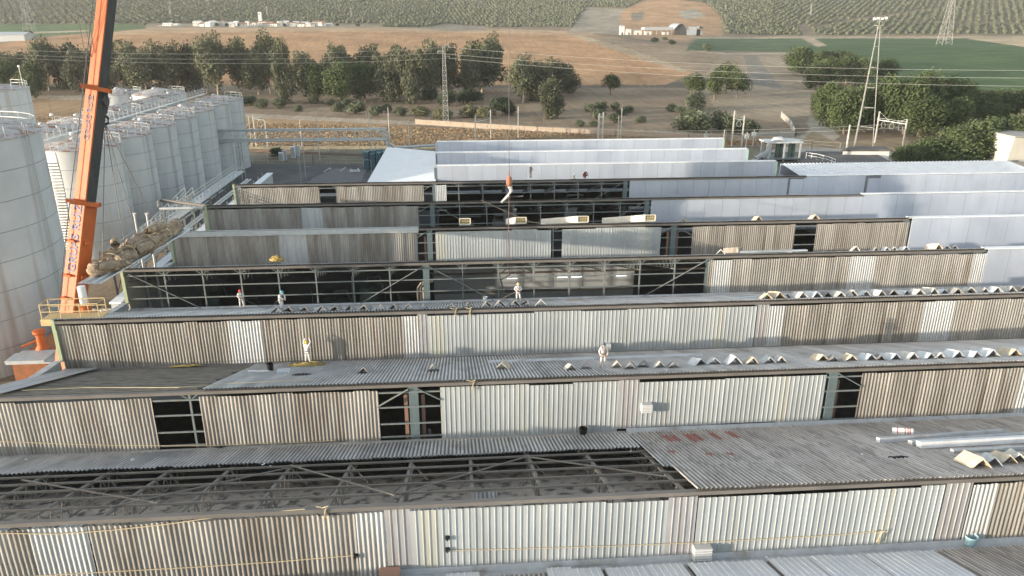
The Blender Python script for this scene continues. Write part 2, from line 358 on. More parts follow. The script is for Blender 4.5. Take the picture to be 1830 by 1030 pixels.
# mottling of the soil itself
mot = np.sin(GX*.11+3*np.sin(GY*.05))*np.sin(GY*.09+2*np.sin(GX*.04)); base *= (1 + .07 * mot)[:, None] * (1 + RS.normal(0, .035, len(px)))[:, None]
idx = np.arange(NA * NR).reshape(NR, NA)
F = np.stack([idx[:-1, :-1], idx[:-1, 1:], idx[1:, 1:], idx[1:, :-1]], -1).reshape(-1, 4)
# the hill continues sideways only as far as seen; near fan closes under the building
mt = bpy.data.materials.new('ground_cover'); mt.use_nodes = True; t = mt.node_tree; b = t.nodes['Principled BSDF']; L = t.links.new
b.inputs['Roughness'].default_value = .95; b.inputs['Specular IOR Level'].default_value = .1
at = nd(t, 'ShaderNodeAttribute', attribute_name='soil'); tc = nd(t, 'ShaderNodeTexCoord')
n1 = nd(t, 'ShaderNodeTexNoise'); n1.inputs['Scale'].default_value = .35; n1.inputs['Detail'].default_value = 9; n1.inputs['Roughness'].default_value = .72; L(tc.outputs['Object'], n1.inputs['Vector'])
n2 = nd(t, 'ShaderNodeTexNoise'); n2.inputs['Scale'].default_value = .035; n2.inputs['Detail'].default_value = 6; L(tc.outputs['Object'], n2.inputs['Vector'])
mp = nd(t, 'ShaderNodeMapping'); mp.inputs['Rotation'].default_value = (0, 0, .5); mp.inputs['Scale'].default_value = (.9, .04, 1); L(tc.outputs['Object'], mp.inputs[0])
n3 = nd(t, 'ShaderNodeTexNoise'); n3.inputs['Scale'].default_value = .5; n3.inputs['Detail'].default_value = 3; L(mp.outputs[0], n3.inputs['Vector'])
a1 = nd(t, 'ShaderNodeMath', operation='ADD'); L(n1.outputs['Fac'], a1.inputs[0]); L(n2.outputs['Fac'], a1.inputs[1])
a2 = nd(t, 'ShaderNodeMath', operation='MULTIPLY_ADD'); L(n3.outputs['Fac'], a2.inputs[0]); a2.inputs[1].default_value = .5; L(a1.outputs[0], a2.inputs[2])
r1 = nd(t, 'ShaderNodeMapRange'); r1.inputs[1].default_value = .85; r1.inputs[2].default_value = 1.65; r1.inputs[3].default_value = .55; r1.inputs[4].default_value = 1.45; L(a2.outputs[0], r1.inputs[0])
vm = nd(t, 'ShaderNodeVectorMath', operation='SCALE'); L(at.outputs['Color'], vm.inputs[0]); L(r1.outputs[0], vm.inputs['Scale']); L(vm.outputs[0], b.inputs['Base Color'])
bp = nd(t, 'ShaderNodeBump'); bp.inputs['Strength'].default_value = .7; bp.inputs['Distance'].default_value = .6; L(n1.outputs['Fac'], bp.inputs['Height']); L(bp.outputs[0], b.inputs['Normal'])
me = npmesh('terrain', P, F, mt, smooth=True)
ca = me.color_attributes.new('soil', 'FLOAT_COLOR', 'POINT'); ca.data.foreach_set('color', np.concatenate([base, np.ones((len(base), 1))], 1).ravel())
ter = bpy.data.objects.new('terrain', me); COL.objects.link(ter); tag(ter, kind='structure')
mb = MB(); mb.box(-3200, 3200, -600, 3200, -3.0, -.6); o = mb.build('ground', M('plain_soil', (.2,.16,.11), rough=.95)); tag(o, kind='structure')

# olive groves on the far hills: uncountable
def lowdome():
    v = [(0,0,1)]; f = []
    for k, (r, z) in enumerate(((.75,.78),(1.0,.35),(.55,.0))):
        for j in range(6): a = j*pi/3 + k*.5; v.append((r*cos(a), r*sin(a), z))
    for j in range(6): f.append((0, 1+j, 1+(j+1)%6))
    for k in range(2):
        for j in range(6):
            a = 1+6*k+j; b_ = 1+6*k+(j+1)%6; f += [(a, a+6, b_), (b_, a+6, b_+6)]
    return np.array(v), np.array(f)
dv, df = lowdome()
pts = []
for (x0, x1, ang, sp) in ((-400, 430, .5, 9.0), (430, 800, -.35, 9.0), (800, 1120, .9, 9.5), (1120, 1380, .2, 9.0), (1380, 2300, -.6, 9.0)):
    n = 340; g = (np.arange(n) - n / 2) * sp; gx, gy = np.meshgrid(g, g * .9)
    ca_, sa_ = cos(ang), sin(ang); qx = gx * ca_ - gy * sa_; qy = gx * sa_ + gy * ca_ + 1350
    qx = qx.ravel() + RS.normal(0, .8, n*n); qy = qy.ravel() + RS.normal(0, .8, n*n)
    qz = terrain_z(qx, qy); x, y = projv(np.stack([qx, qy, qz], 1)); d = np.hypot(qx, qy)
    k = olive_zone(x, y, d) & (d < 1800) & (x > max(x0, -60)) & (x <= min(x1, 1900)) & (y > -25)
    pts.append(np.stack([qx[k], qy[k], qz[k]], 1))
pts = np.concatenate(pts); pts = pts[RS.rand(len(pts)) > .05]
N = len(pts); rot = RS.rand(N) * 6.28; s = 2.6 * (.75 + .5 * RS.rand(N)); h = s * (1.1 + .5 * RS.rand(N))
V = np.empty((N, len(dv), 3)); jit = 1 + RS.normal(0, .14, (N, len(dv)))
V[:, :, 0] = (dv[None, :, 0]*np.cos(rot)[:, None] - dv[None, :, 1]*np.sin(rot)[:, None]) * s[:, None] * jit + pts[:, 0:1]
V[:, :, 1] = (dv[None, :, 0]*np.sin(rot)[:, None] + dv[None, :, 1]*np.cos(rot)[:, None]) * s[:, None] * jit + pts[:, 1:2]
V[:, :, 2] = dv[None, :, 2] * h[:, None] * jit + pts[:, 2:3] + .2
Fo = (df[None] + (np.arange(N) * len(dv))[:, None, None]).reshape(-1, 3)
print('olive trees', N)
me = npmesh('olive_grove', V.reshape(-1, 3), Fo, M('far_olive_leaves', (.125,.135,.085), (.075,.085,.055), .25, rough=.9, detail=2, spec=.1))
o = bpy.data.objects.new('olive_grove', me); COL.objects.link(o); tag(o, 'rows of grey green olive trees covering the far hillsides', 'olive grove', kind='stuff')

# ------------------------------------------------------------------ factory
XL = -29.3; XR = 112.0; XH = 49.7
COLS = [-2.85 + 26.25 * i for i in range(-1, 5)]
PS = 26.25 / 8
ROWLAB = ['nearest sawtooth roof ridge with long white metal cladding and a stripped roof slope behind it',
 'second sawtooth roof ridge from the front, worker in grey hood standing on its roof',
 'third sawtooth roof ridge from the front, clad over its whole length, three workers on it',
 'fourth sawtooth roof ridge from the front, left half stripped to its bare frame',
 'fifth sawtooth roof ridge from the front with four square vent hoods standing on it',
 'sixth sawtooth roof ridge from the front, open frame mid-way, white panels to the right',
 'seventh sawtooth roof ridge from the front, where three far workers crouch and stand',
 'eighth sawtooth roof ridge, nearest of the three short white panelled ones at the back',
 'ninth sawtooth roof ridge, middle one of the three short white panelled ones at the back',
 'last sawtooth roof ridge at the back, farthest of the short white panelled ones']
# kind: a asbestos, b brown asbestos, w aged wavy plastic, t white trapezoid metal, g stained metal, p sandwich panel, o open
ROWS = {
 0: [(-20,65,'a'),(65,166,'w'),(171,640,'a'),(640,690,'w'),(690,735,'g'),(735,1190,'t'),(1190,1241,'g'),(1243,1676,'t'),(1678,1725,'g'),(1727,1768,'w'),(1769,2100,'b')],
 1: [(-20,278,'a'),(278,363,'o'),(363,677,'a'),(677,788,'o'),(788,1104,'t'),(1104,1140,'g'),(1140,1470,'t'),(1470,1533,'o'),(1533,1815,'b'),(1815,2000,'w')],
 2: [(82,412,'b'),(412,471,'w'),(471,720,'b'),(720,748,'w'),(748,765,'g'),(765,1348,'t'),(1350,1371,'g'),(1371,1399,'w'),(1400,1645,'b'),(1645,1700,'w'),(1701,2000,'a')],
 3: [(215,1264,'o'),(1264,1271,'b'),(1271,1305,'w'),(1305,1515,'a'),(1515,1560,'w'),(1560,1735,'a'),(1735,1757,'w'),(1757,2100,'p')],
 4: [(298,500,'a'),(500,550,'w'),(550,746,'a'),(746,779,'o'),(779,984,'t'),(984,1004,'o'),(1004,1180,'t'),(1180,1236,'o'),(1236,1418,'b'),(1418,1456,'o'),(1456,1620,'b'),(1624,2100,'p')],
 5: [(364,540,'a'),(540,577,'w'),(577,748,'a'),(748,1162,'o'),(1162,2100,'p')],
 6: [(415,572,'a'),(572,604,'o'),(604,757,'a'),(757,779,'o'),(779,798,'w'),(798,1124,'o'),(1124,2100,'p')],
 7: [(778,1392,'p')], 8: [(780,1342,'p')], 9: [(785,1301,'p')],
}
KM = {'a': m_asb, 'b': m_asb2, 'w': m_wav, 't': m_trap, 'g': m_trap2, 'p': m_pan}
KN = {'a': 'cladding_sheets', 'b': 'cladding_sheets', 'w': 'cladding_sheets', 't': 'cladding_sheets', 'g': 'cladding_sheets', 'p': 'cladding_panels'}
KL = {'w': 'aged white corrugated sheets', 't': 'white ribbed metal sheets', 'g': 'stained lilac grey metal sheets'}
ROWOBJ = {}
HOLES = {}
for k in range(10):
    Y = RY(k); xr = XR if k < 7 else XH; xl = XL if k < 7 else solveX(781, Y, 9.5)
    root = thing('sawtooth_roof_row', ROWLAB[k], 'factory roof', (xl, Y, 0), 'parallel sawtooth ridges of the factory roof'); ROWOBJ[k] = root
    zt, zb = 9.98, 6.45
    segs = ROWS[k]
    for a, b_, kd in segs:
        x0 = max(solveX(a, Y, 8.3), xl + .12); x1 = min(solveX(b_, Y, 8.3), xr)
        if k == 2 and kd != 'o': pass
        if kd == 'o': continue
        mb = MB()
        if kd == 'p':
            if k >= 7: x1 = xr - .02; x0 = xl + .02
            n = int(math.ceil((x1 - x0) / 2.25))
            for i in range(n):
                a0 = x0 + 2.25 * i; a1 = min(a0 + 2.25, x1); gap = .03
                zt_ = 10.36 if k >= 7 or k in (5, 6) else 10.45
                dz = 0; dy = rnd.uniform(0, .012)
                if k == 6 and abs(a0 - solveX(1415, Y, 9)) < 1.2: gap = .35; dz = -.35
                if k == 6 and abs(a0 - solveX(1548, Y, 9)) < 1.2: gap = .45; dz = -.4
                mb.box(a0 + gap, a1, Y - .10 - dy, Y - .02, zb - .4, zt_ + dz, 0)
                if gap > .1: HOLES[k] = 1
            mb.box(x0, x1, Y - .018, Y + .0, zb - .4, 10.3, 1)
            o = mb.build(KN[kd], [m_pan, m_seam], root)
        else:
            trap = kd in 'tg'; W_ = .9
            x = x0; base_t = zt + (.14 if kd == 'g' else 0)
            while x < x1 - .05:
                w_ = min(W_ if not trap else .9 * rnd.choice([3, 4, 6]), x1 - x)
                jt = rnd.uniform(-.05, .03) if not trap else rnd.choice([-.08, -.03, 0, .06]); jb = rnd.uniform(-.04, .05)
                if k == 1 and kd == 't' and x > solveX(1100, Y, 8): jb += .28
                if k == 1 and kd == 'g': jb += .28
                mb.corr((x, Y - .06 - rnd.uniform(0, .012), base_t + jt), (1,0,0), (0, 0, -1), (0,-1,0), w_ + (.03 if not trap else 0), base_t + jt - zb - jb,
                        'sin' if not trap else 'trap', .225 if not trap else .30, .024 if not trap else .03, tiers=2 if (not trap and k < 5) else 1)
                x += w_
            o = mb.build(KN[kd], KM[kd], root, smooth=not trap)
            if kd in KL: o['label'] = KL[kd]
    # ridge beam and roof edge
    if k < 7:
        lim = {3: solveX(1757, Y, 10), 4: solveX(1622, Y, 10), 5: solveX(1540, Y, 10), 6: solveX(1440, Y, 10)}.get(k, xr)
        mb = MB(); mb.box(xl, lim, Y - .10, Y + .06, 10.13, 10.30); mb.box(xl, lim, Y - .20, Y + .06, 10.30, 10.37)
        mb.box(xl, lim, Y - .20, Y - .17, 10.18, 10.30)
        mb.build('ridge_beam', m_fas, root)
        if lim < xr:
            mb = MB(); mb.box(lim + .02, xr, Y - .16, Y + .5, 10.42, 10.50); mb.build('ridge_trim', m_cap, root)
    else:
        mb = MB(); mb.box(xl, xr, Y - .17, Y + .6, 10.38, 10.50); mb.build('ridge_trim', m_cap, root)
        mb = MB(); mb.box(xr, xr + .25, Y - .15, Y + .3, 6.2, 10.3); mb.build('corner_trim', M('mint_edge', (.35,.55,.42), rough=.6) if k == 7 else bpy.data.materials['mint_edge'], root)
    # columns
    for X in COLS:
        if xl - .5 < X < min(xr, 55):
            if abs(X - XL) < .5: continue
            mb = MB(); mb.box(X - .28, X + .28, Y - .05, Y + .02, 5.2, 10.12); mb.box(X - .06, X + .06, Y + .02, Y + .3, 5.2, 10.12); mb.box(X-.28, X+.28, Y + .3, Y + .36, 5.2, 10.12)
            mb.build('column', m_col, root)
    for a, b_, kd in segs:
        if kd != 'o': continue
        x0 = max(solveX(a, Y, 8.3), xl) - .05; x1 = solveX(b_, Y, 8.3) + .05
        for z in ((9.78, 8.78, 7.65, 6.75) if k != 3 else (9.75, 8.75, 7.62)):
            mb = MB(); mb.box(x0, x1, Y - .07, Y + .0, z - .05, z + .05); mb.build('girt', m_steel, root)
        i0 = int(math.ceil((x0 - COLS[1]) / PS)); i1 = int(math.floor((x1 - COLS[1]) / PS))
        for i in range(i0, i1 + 1):
            X = COLS[1] + PS * i
            if i % 8 == 0: continue
            mb = MB(); mb.box(X - .06, X + .06, Y + .005, Y + .12, 6.2, 10.12); mb.bar((X, Y+.06, 9.7), (X - .5, Y+.06, 10.1), .06); mb.bar((X, Y+.06, 9.7), (X + .5, Y+.06, 10.1), .06)
            mb.build('post', m_steel, root)
        for X in COLS:
            for sgn in (-1, 1):
                xa = X + sgn * .3; xb = X + sgn * 2 * PS * .98
                if x0 - .1 < xa < x1 + .1 and xl - .5 < X < 55:
                    tclip = 1.0
                    if xb < x0 or xb > x1: tclip = abs(((x0 if xb < x0 else x1) - xa) / (xb - xa))
                    if tclip > .12:
                        mb = MB(); mb.bar((xa, Y - .10, 10.0), (xa + (xb - xa) * tclip, Y - .10, 10.0 - 3.6 * tclip), .14, .05); mb.build('brace', m_steel, root)
    if k < 7:
        mb = MB(); mb.box(xl - .12, xl + .12, Y - .22, Y + .25, 7.2, 10.5); mb.box(xl + .12, xl + .16, Y - .24, Y - .1, 7.2, 9.7); mb.build('corner_trim', m_green, root)
        # side parapet with sloping coping, stepping down onto the slope in front
        mb = MB(); mb.prism([(Y - .25, 5.6), (Y - .25, 7.25), (Y - 4.2, 8.55 - .9), (Y - 11.4, 10.2), (Y - 11.4, 5.6)], 'x', xl - .22, xl - .02); mb.build('parapet', m_galv, root)
        mb = MB(); mb.prism([(Y - .25, 7.25), (Y - .25, 7.33), (Y - 4.2, 7.73), (Y - 4.2, 7.65)], 'x', xl - .42, xl + .12); mb.prism([(Y - 4.2, 7.65), (Y - 4.2, 7.73), (Y - 11.4, 10.28), (Y - 11.4, 10.2)], 'x', xl - .42, xl + .12); mb.build('coping', m_gut, root)

# brick piers beside the main columns
for k, X in ((1, COLS[1]), (1, COLS[2]), (4, COLS[1]), (4, COLS[2])):
    for dx in (-.62, .42):
        mb = MB(); Y = RY(k); mb.box(X + dx, X + dx + .22, Y + .3, Y + .6, 5.0, 9.4)
        mb.build('brick_pier', m_brick, ROWOBJ[k])

# roof slopes
def roofz2(s): return 10.42 - DROP * s / PIT
SL = math.hypot(PIT, DROP); WV = np.array([0, PIT, -DROP]) / SL; NV = np.array([0, DROP, PIT]) / SL
def slope_sheets(k, x0, x1, s0, s1, mat_, kind='sin', name='roof_sheets', jag=.05, pitch=.225, amp=.03, wsheet=.9, tiers=1, lift=0, edge=None, label=None, up=0):
    if kind.startswith('sin'): amp = .048
    mb = MB(); Y = RY(k)
    if kind.startswith('sin'): xo = OFF[ROWOBJ[k].name][0]; x0 = xo + round((x0 - xo) / .225) * .225
    x = x0
    while x < x1 - .02:
        w_ = min(wsheet, x1 - x); a = s0 + rnd.uniform(-jag, jag); b_ = s1 + rnd.uniform(-jag, jag)
        if edge: a, b_ = edge(x, a, b_)
        O = np.array([x, Y + a, roofz2(a)]) + NV * (.04 + lift + rnd.uniform(0, .01))
        mb.corr(O, (1,0,0), WV, NV, w_ + (.02 if kind != 'trap' else 0), (b_ - a) * SL / PIT, kind, pitch, amp, tiers=tiers); x += w_
    o = mb.build(name, mat_, ROWOBJ[k], smooth=kind != 'trap')
    if label: o['label'] = label
    return o
XC = COLS[3]
# row 0: strip by the valley and the full slope on the right
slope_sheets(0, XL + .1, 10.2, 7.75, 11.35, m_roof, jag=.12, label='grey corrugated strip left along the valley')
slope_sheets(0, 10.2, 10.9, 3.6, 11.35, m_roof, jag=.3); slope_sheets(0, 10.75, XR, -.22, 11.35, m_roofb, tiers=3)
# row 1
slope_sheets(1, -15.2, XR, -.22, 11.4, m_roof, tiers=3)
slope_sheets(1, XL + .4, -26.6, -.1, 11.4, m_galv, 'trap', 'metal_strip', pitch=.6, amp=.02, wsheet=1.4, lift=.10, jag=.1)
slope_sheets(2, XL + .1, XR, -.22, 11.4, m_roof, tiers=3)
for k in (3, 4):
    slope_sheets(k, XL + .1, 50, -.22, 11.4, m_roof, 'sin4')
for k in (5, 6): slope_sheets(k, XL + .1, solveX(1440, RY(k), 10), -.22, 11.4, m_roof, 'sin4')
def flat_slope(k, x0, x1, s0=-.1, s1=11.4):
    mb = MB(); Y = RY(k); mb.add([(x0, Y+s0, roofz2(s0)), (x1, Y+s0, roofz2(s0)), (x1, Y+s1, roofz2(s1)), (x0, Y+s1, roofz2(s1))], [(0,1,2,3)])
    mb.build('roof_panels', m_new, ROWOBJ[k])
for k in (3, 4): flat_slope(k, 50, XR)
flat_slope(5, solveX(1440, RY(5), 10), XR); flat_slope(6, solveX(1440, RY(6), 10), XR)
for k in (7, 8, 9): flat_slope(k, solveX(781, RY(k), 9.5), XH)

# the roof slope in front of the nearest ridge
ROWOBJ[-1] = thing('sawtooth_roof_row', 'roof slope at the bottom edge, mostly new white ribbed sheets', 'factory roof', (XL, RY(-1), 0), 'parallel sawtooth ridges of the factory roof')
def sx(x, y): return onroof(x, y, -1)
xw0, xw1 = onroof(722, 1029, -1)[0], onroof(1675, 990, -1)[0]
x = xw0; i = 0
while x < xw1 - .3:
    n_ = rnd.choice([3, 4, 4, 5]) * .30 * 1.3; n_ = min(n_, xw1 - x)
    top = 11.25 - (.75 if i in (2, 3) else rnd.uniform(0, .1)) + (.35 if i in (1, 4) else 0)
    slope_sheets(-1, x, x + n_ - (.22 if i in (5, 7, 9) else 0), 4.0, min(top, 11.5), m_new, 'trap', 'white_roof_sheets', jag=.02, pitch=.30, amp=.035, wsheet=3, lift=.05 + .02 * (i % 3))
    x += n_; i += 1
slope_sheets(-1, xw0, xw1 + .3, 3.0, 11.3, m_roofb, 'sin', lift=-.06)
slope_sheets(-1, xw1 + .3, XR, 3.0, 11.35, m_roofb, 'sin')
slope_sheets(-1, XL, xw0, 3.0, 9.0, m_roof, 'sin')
mb = MB(); mb.box(XL, XR, RY(-1) - .1, RY(-1) + .1, 10.1, 10.35); mb.build('ridge_beam', m_fas, ROWOBJ[-1])
mb = MB(); mb.prism([(RY(0) - .95, 6.42), (RY(0) - .9, 6.62), (RY(0) - .2, 6.50), (RY(0) - .12, 6.80), (RY(0) - .09, 6.80), (RY(0) - .09, 6.2), (RY(0) - .95, 6.3)], 'x', xw0 - .6, XR); mb.build('gutter', m_gut, ROWOBJ[-1])
q = onroof(708, 1000, -1); o = thing('brick_stub', 'short rusty brown pier standing at the bottom edge left of the gutter', 'pier', (q[0], RY(0) - .9, 6))
mb = MB(); mb.box(q[0] - .5, q[0] + .35, RY(0) - 1.6, RY(0) - .25, 5.6, 7.0); mb.build('pier_body', m_fas, o); mb = MB(); mb.box(q[0] - .55, q[0] + .4, RY(0) - 1.7, RY(0) - .2, 7.0, 7.06); mb.build('pier_cap', m_brick, o)
# gutters in the valleys
for k, x0, x1, mm_ in ((0, solveX(1118, RY(1), 6.3), XR, m_gut), (0, XL, solveX(1118, RY(1), 6.3) - .05, m_conc), (1, XL, XR, m_fas), (2, XL, XR, m_gut), (3, XL, 50, m_fas)):
    mb = MB(); Y = RY(k + 1); h = .28 if mm_ is m_gut else .1
    mb.prism([(Y - .75, 6.42), (Y - .72, 6.50), (Y - .2, 6.44 + h * .3), (Y - .12, 6.44 + h), (Y - .09, 6.44 + h), (Y - .09, 6.2), (Y - .75, 6.3)], 'x', x0, x1)
    mb.build('gutter', mm_, ROWOBJ[k])
# row 0 stripped slope: purlins, rafters with lattice trusses, ceiling below
Y = RY(0)
for s in (1.5, 2.95, 4.4, 5.8, 7.2):
    mb = MB(); z = roofz2(s) - .02; mb.box(XL, 12.5, Y + s - .04, Y + s + .04, z - .10, z); mb.build('purlin', m_purl, ROWOBJ[0])
for i in range(-8, 6):
    X = COLS[1] + PS * i
    if X > 13: continue
    mb = MB()
    mb.bar((X, Y + .1, roofz2(.1) - .19), (X, Y + 11.6, roofz2(11.6) - .19), .15, .12)
    mb.bar((X, Y + .2, 8.9), (X, Y + 11.6, 5.6), .07, .08)
    mb.bar((X - .6, Y + .2, roofz2(.2)-.3), (X, Y + .9, 8.6), .06)
    n = 12
    for j in range(n):
        s = .4 + j * .93; zb_ = 8.9 - 3.3 * s / 11.4
        mb.bar((X, Y + s, roofz2(s) - .3), (X, Y + s + .46, 8.9 - 3.3 * (s + .46) / 11.4), .045); mb.bar((X, Y + s + .46, 8.9 - 3.3 * (s+.46) / 11.4), (X, Y + s + .93, roofz2(s+.93) - .3), .045)
    mb.bar((X + .05, Y + 7.4, roofz2(7.4) - .3), (X + .9, Y + 7.0, roofz2(7.4) - 1.1), .05); mb.bar((X - .05, Y + 4.4, roofz2(4.4) - .3), (X - .8, Y + 4.2, roofz2(4.4) - 1.0), .05)
    mb.build('roof_truss', m_purl, ROWOBJ[0])
for X0, s0, X1, s1 in ((-23, 6.5, -14, 1.4), (-9.4, 7.2, -3.2, 1.0), (-3.0, 1.2, 3.6, 6.9), (3.6, 6.8, 10, 2.0), (-16, 1.2, -9.4, 6.6)):
    mb = MB(); mb.bar((X0, Y + s0, roofz2(s0) + .02), (X1, Y + s1, roofz2(s1) + .02), .09, .04); mb.build('wind_brace', m_purl, ROWOBJ[0])
mb = MB(); nx, ny = 90, 20; vv = []; x0c, x1c = XL, 14
for j in range(ny + 1):
    for i in range(nx + 1): vv.append((x0c + (x1c - x0c) * i / nx, Y + .15 + 9.2 * j / ny, 8.35 - 2.6 * j / ny + rnd.uniform(-.05, .05)))
mb.add(vv, [(j*(nx+1)+i, j*(nx+1)+i+1, (j+1)*(nx+1)+i+1, (j+1)*(nx+1)+i) for j in range(ny) for i in range(nx)])
mb.build('ceiling_boards', m_ceil, ROWOBJ[0])
for (xa, xb, sa, sb) in ((-18, -14.5, .8, 2.6), (-14, -11, .5, 1.8), (-21, -18.6, 1.2, 3.4), (-11.6, -10, 1.0, 2.0), (-24, -22, 2.0, 4.0), (-8.5, -6.8, .6, 1.6), (-3, -.5, 2.2, 3.2), (3, 5.2, .8, 1.7), (7.5, 9, 1.2, 2.6), (-27, -25, .5, 2.2), (0.5, 1.8, 4.0, 5.2)):
    mb = MB(); s_ = np.array([0, 9.2, -2.6]) / math.hypot(9.2, 2.6)
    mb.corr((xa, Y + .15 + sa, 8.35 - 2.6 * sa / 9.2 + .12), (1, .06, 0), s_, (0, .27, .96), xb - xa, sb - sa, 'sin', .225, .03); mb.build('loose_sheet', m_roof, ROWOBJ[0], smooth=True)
# row 1 stripped left part: battens over dark felt
Y = RY(1)
for j in range(17):
    s = .5 + j * .65; z = roofz2(s) - .05
    mb = MB(); a = XL + .3 + rnd.uniform(0, .3); b_ = -15.3 - rnd.uniform(-.2, .6)
    mb.box(a, b_, Y + s - .06, Y + s + .06, z - .04, z + rnd.uniform(0, .03)); mb.build('batten', m_lath, ROWOBJ[1])
mb = MB(); mb.add([(XL, Y, roofz2(0) - .6), (-14, Y, roofz2(0) - .6), (-14, Y + 11.4, roofz2(11.4) - .6), (XL, Y + 11.4, roofz2(11.4) - .6)], [(0,1,2,3)]); mb.build('roof_felt', m_dark, ROWOBJ[1])
# roofing seen inside the open rows: hanging trusses
def inner_truss(k, X, parent):
    Y = RY(k); mb = MB(); mb.bar((X, Y + .3, roofz2(.3) - .2), (X, Y + 11.5, roofz2(11.5) - .2), .1, .12); mb.bar((X, Y + .3, 9.1), (X, Y + 11.5, 5.9), .08, .08)
    for j in range(9):
        s = .5 + j * 1.2; mb.bar((X, Y + s, roofz2(s) - .2), (X, Y + s + .6, 9.1 - 3.2 * (s + .6) / 11.5), .05); mb.bar((X, Y + s + .6, 9.1 - 3.2 * (s+.6) / 11.5), (X, Y + s + 1.2, roofz2(s+1.2) - .2), .05)
    return mb.build('roof_truss', m_steel, parent)
for k in (3, 5, 6):
    for i in range(-8 if k == 3 else 0, 8): inner_truss(k, COLS[1] + PS * i, ROWOBJ[k])
# row 4 flashing band over its left part, seen pale
Y = RY(4); x0 = XL + .2; x1 = solveX(748, Y, 10.3)
mb = MB(); mb.prism([(Y - .24, 9.98), (Y - .28, 9.98), (Y - .24, 10.5), (Y + .5, 10.42), (Y + .5, 10.39), (Y - .2, 10.46)], 'x', x0, x1); mb.build('ridge_flashing', m_galv, ROWOBJ[4])

# outer walls, floor and partitions inside
mb = None
fw = thing('factory_outer_walls', 'pale grey outer walls of the long factory hall under the sawtooth roof', 'factory wall', (XL, 16.7, 0))
Yb = RY(7); Ye = RY(10) - .5
mb = MB(); mb.box(XL - .2, XL, 16.7, Yb - .3, 0, 6.4); mb.build('left_wall', m_int, fw)
mb = MB(); mb.box(XL - .2, XR, 16.4, 16.6, 0, 10.3); mb.build('front_wall', m_intb, fw)
mb = MB(); mb.box(XR, XR + .2, 16.6, Yb, 0, 10.5); mb.build('right_wall', m_int, fw)
xh0 = solveX(781, RY(9), 9.5)
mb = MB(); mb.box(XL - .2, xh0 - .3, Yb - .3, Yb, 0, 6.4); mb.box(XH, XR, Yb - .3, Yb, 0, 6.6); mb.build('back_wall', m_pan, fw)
# gable walls of the short rows
for k in (7, 8, 9):
    Y = RY(k); xa = solveX(781, Y, 9.5)
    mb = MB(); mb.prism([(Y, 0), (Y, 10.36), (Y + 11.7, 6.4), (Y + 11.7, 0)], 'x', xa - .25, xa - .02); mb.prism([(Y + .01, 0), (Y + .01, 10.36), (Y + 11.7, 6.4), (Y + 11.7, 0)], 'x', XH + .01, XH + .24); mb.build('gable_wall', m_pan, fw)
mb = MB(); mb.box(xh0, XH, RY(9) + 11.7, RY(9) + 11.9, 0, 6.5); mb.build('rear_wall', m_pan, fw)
for k in range(0, 7):   # gable triangles on the left, set in from the parapets
    Y = RY(k); mb = MB(); mb.prism([(Y + .1, 6.3), (Y + .1, 10.1), (Y + 11.6, 6.3)], 'x', XL - .01, XL + .08); mb.build('gable_wall', m_intb, fw)
mb = MB(); mb.box(XL, XR, 16.6, Yb - .3, .01, .03); o = mb.build('factory_floor', M('factory_floor', (.28,.28,.27), (.18,.18,.175), .6, rough=.6)); tag(o, kind='structure')
# partition below row 4: grey boarded wall with tube lights
Yp = RY(4) - .6; xa, xb = solveX(775, Yp, 5), solveX(1262, Yp, 5)
pw = thing('partition_wall', 'grey boarded partition wall seen through the open frame of the fourth ridge', 'partition wall', (xa, Yp, 0))
mb = MB(); x = xa
while x < xb - 8: mb.box(x + .02, min(x + 3.2, xb - 8), Yp, Yp + .1, 0, 6.3); x += 3.22
mb.build('wall_boards', m_int, pw)
mb = MB(); mb.box(xa, xb - 8, Yp - .12, Yp - .01, 3.2, 3.45); mb.box(xa, xb, Yp - .12, Yp - .01, 5.3, 5.5); mb.build('rail', m_fas, pw)
mb = MB(); mb.prism([(RY(3) + .4, 0), (RY(3) + .4, 9.6), (Yp - .2, 6.1), (Yp - .2, 0)], 'x', xb - .2, xb); mb.build('end_wall', m_intb, pw)
for xpx in (568, 730, 915, 1005, 1030, 1110):
    X = solveX(xpx if xpx > 780 else xpx, Yp - .5, 5.0)
    if X < xa: continue
    o = thing('tube_light', 'white fluorescent tube hanging by the grey partition wall, %s from the left' % ordn([915,1005,1030,1110].index(xpx) if xpx in (915,1005,1030,1110) else 0), 'tube light', (X, Yp - .6, 4.95), 'tube lights by the partition wall')
    mb = MB(); mb.tube([(X - .55, Yp - .6, 4.95), (X + .55, Yp - .6, 4.95)], .04, 8)
    mm_ = bpy.data.materials.get('lit_tube')
    if not mm_:
        mm_ = M('lit_tube', (.9, .9, .9)); mm_.node_tree.nodes['Principled BSDF'].inputs['Emission Color'].default_value = (.9, .95, 1, 1); mm_.node_tree.nodes['Principled BSDF'].inputs['Emission Strength'].default_value = .6
    mb.build('tube', mm_, o); mb = MB(); mb.box(X - .6, X + .6, Yp - .65, Yp - .55, 5.0, 5.06); mb.bar((X-.4, Yp-.6, 5.05), (X-.4, Yp-.6, 6.4), .02); mb.bar((X+.4, Yp-.6, 5.05), (X+.4, Yp-.6, 6.4), .02); mb.build('fitting', m_cap, o)
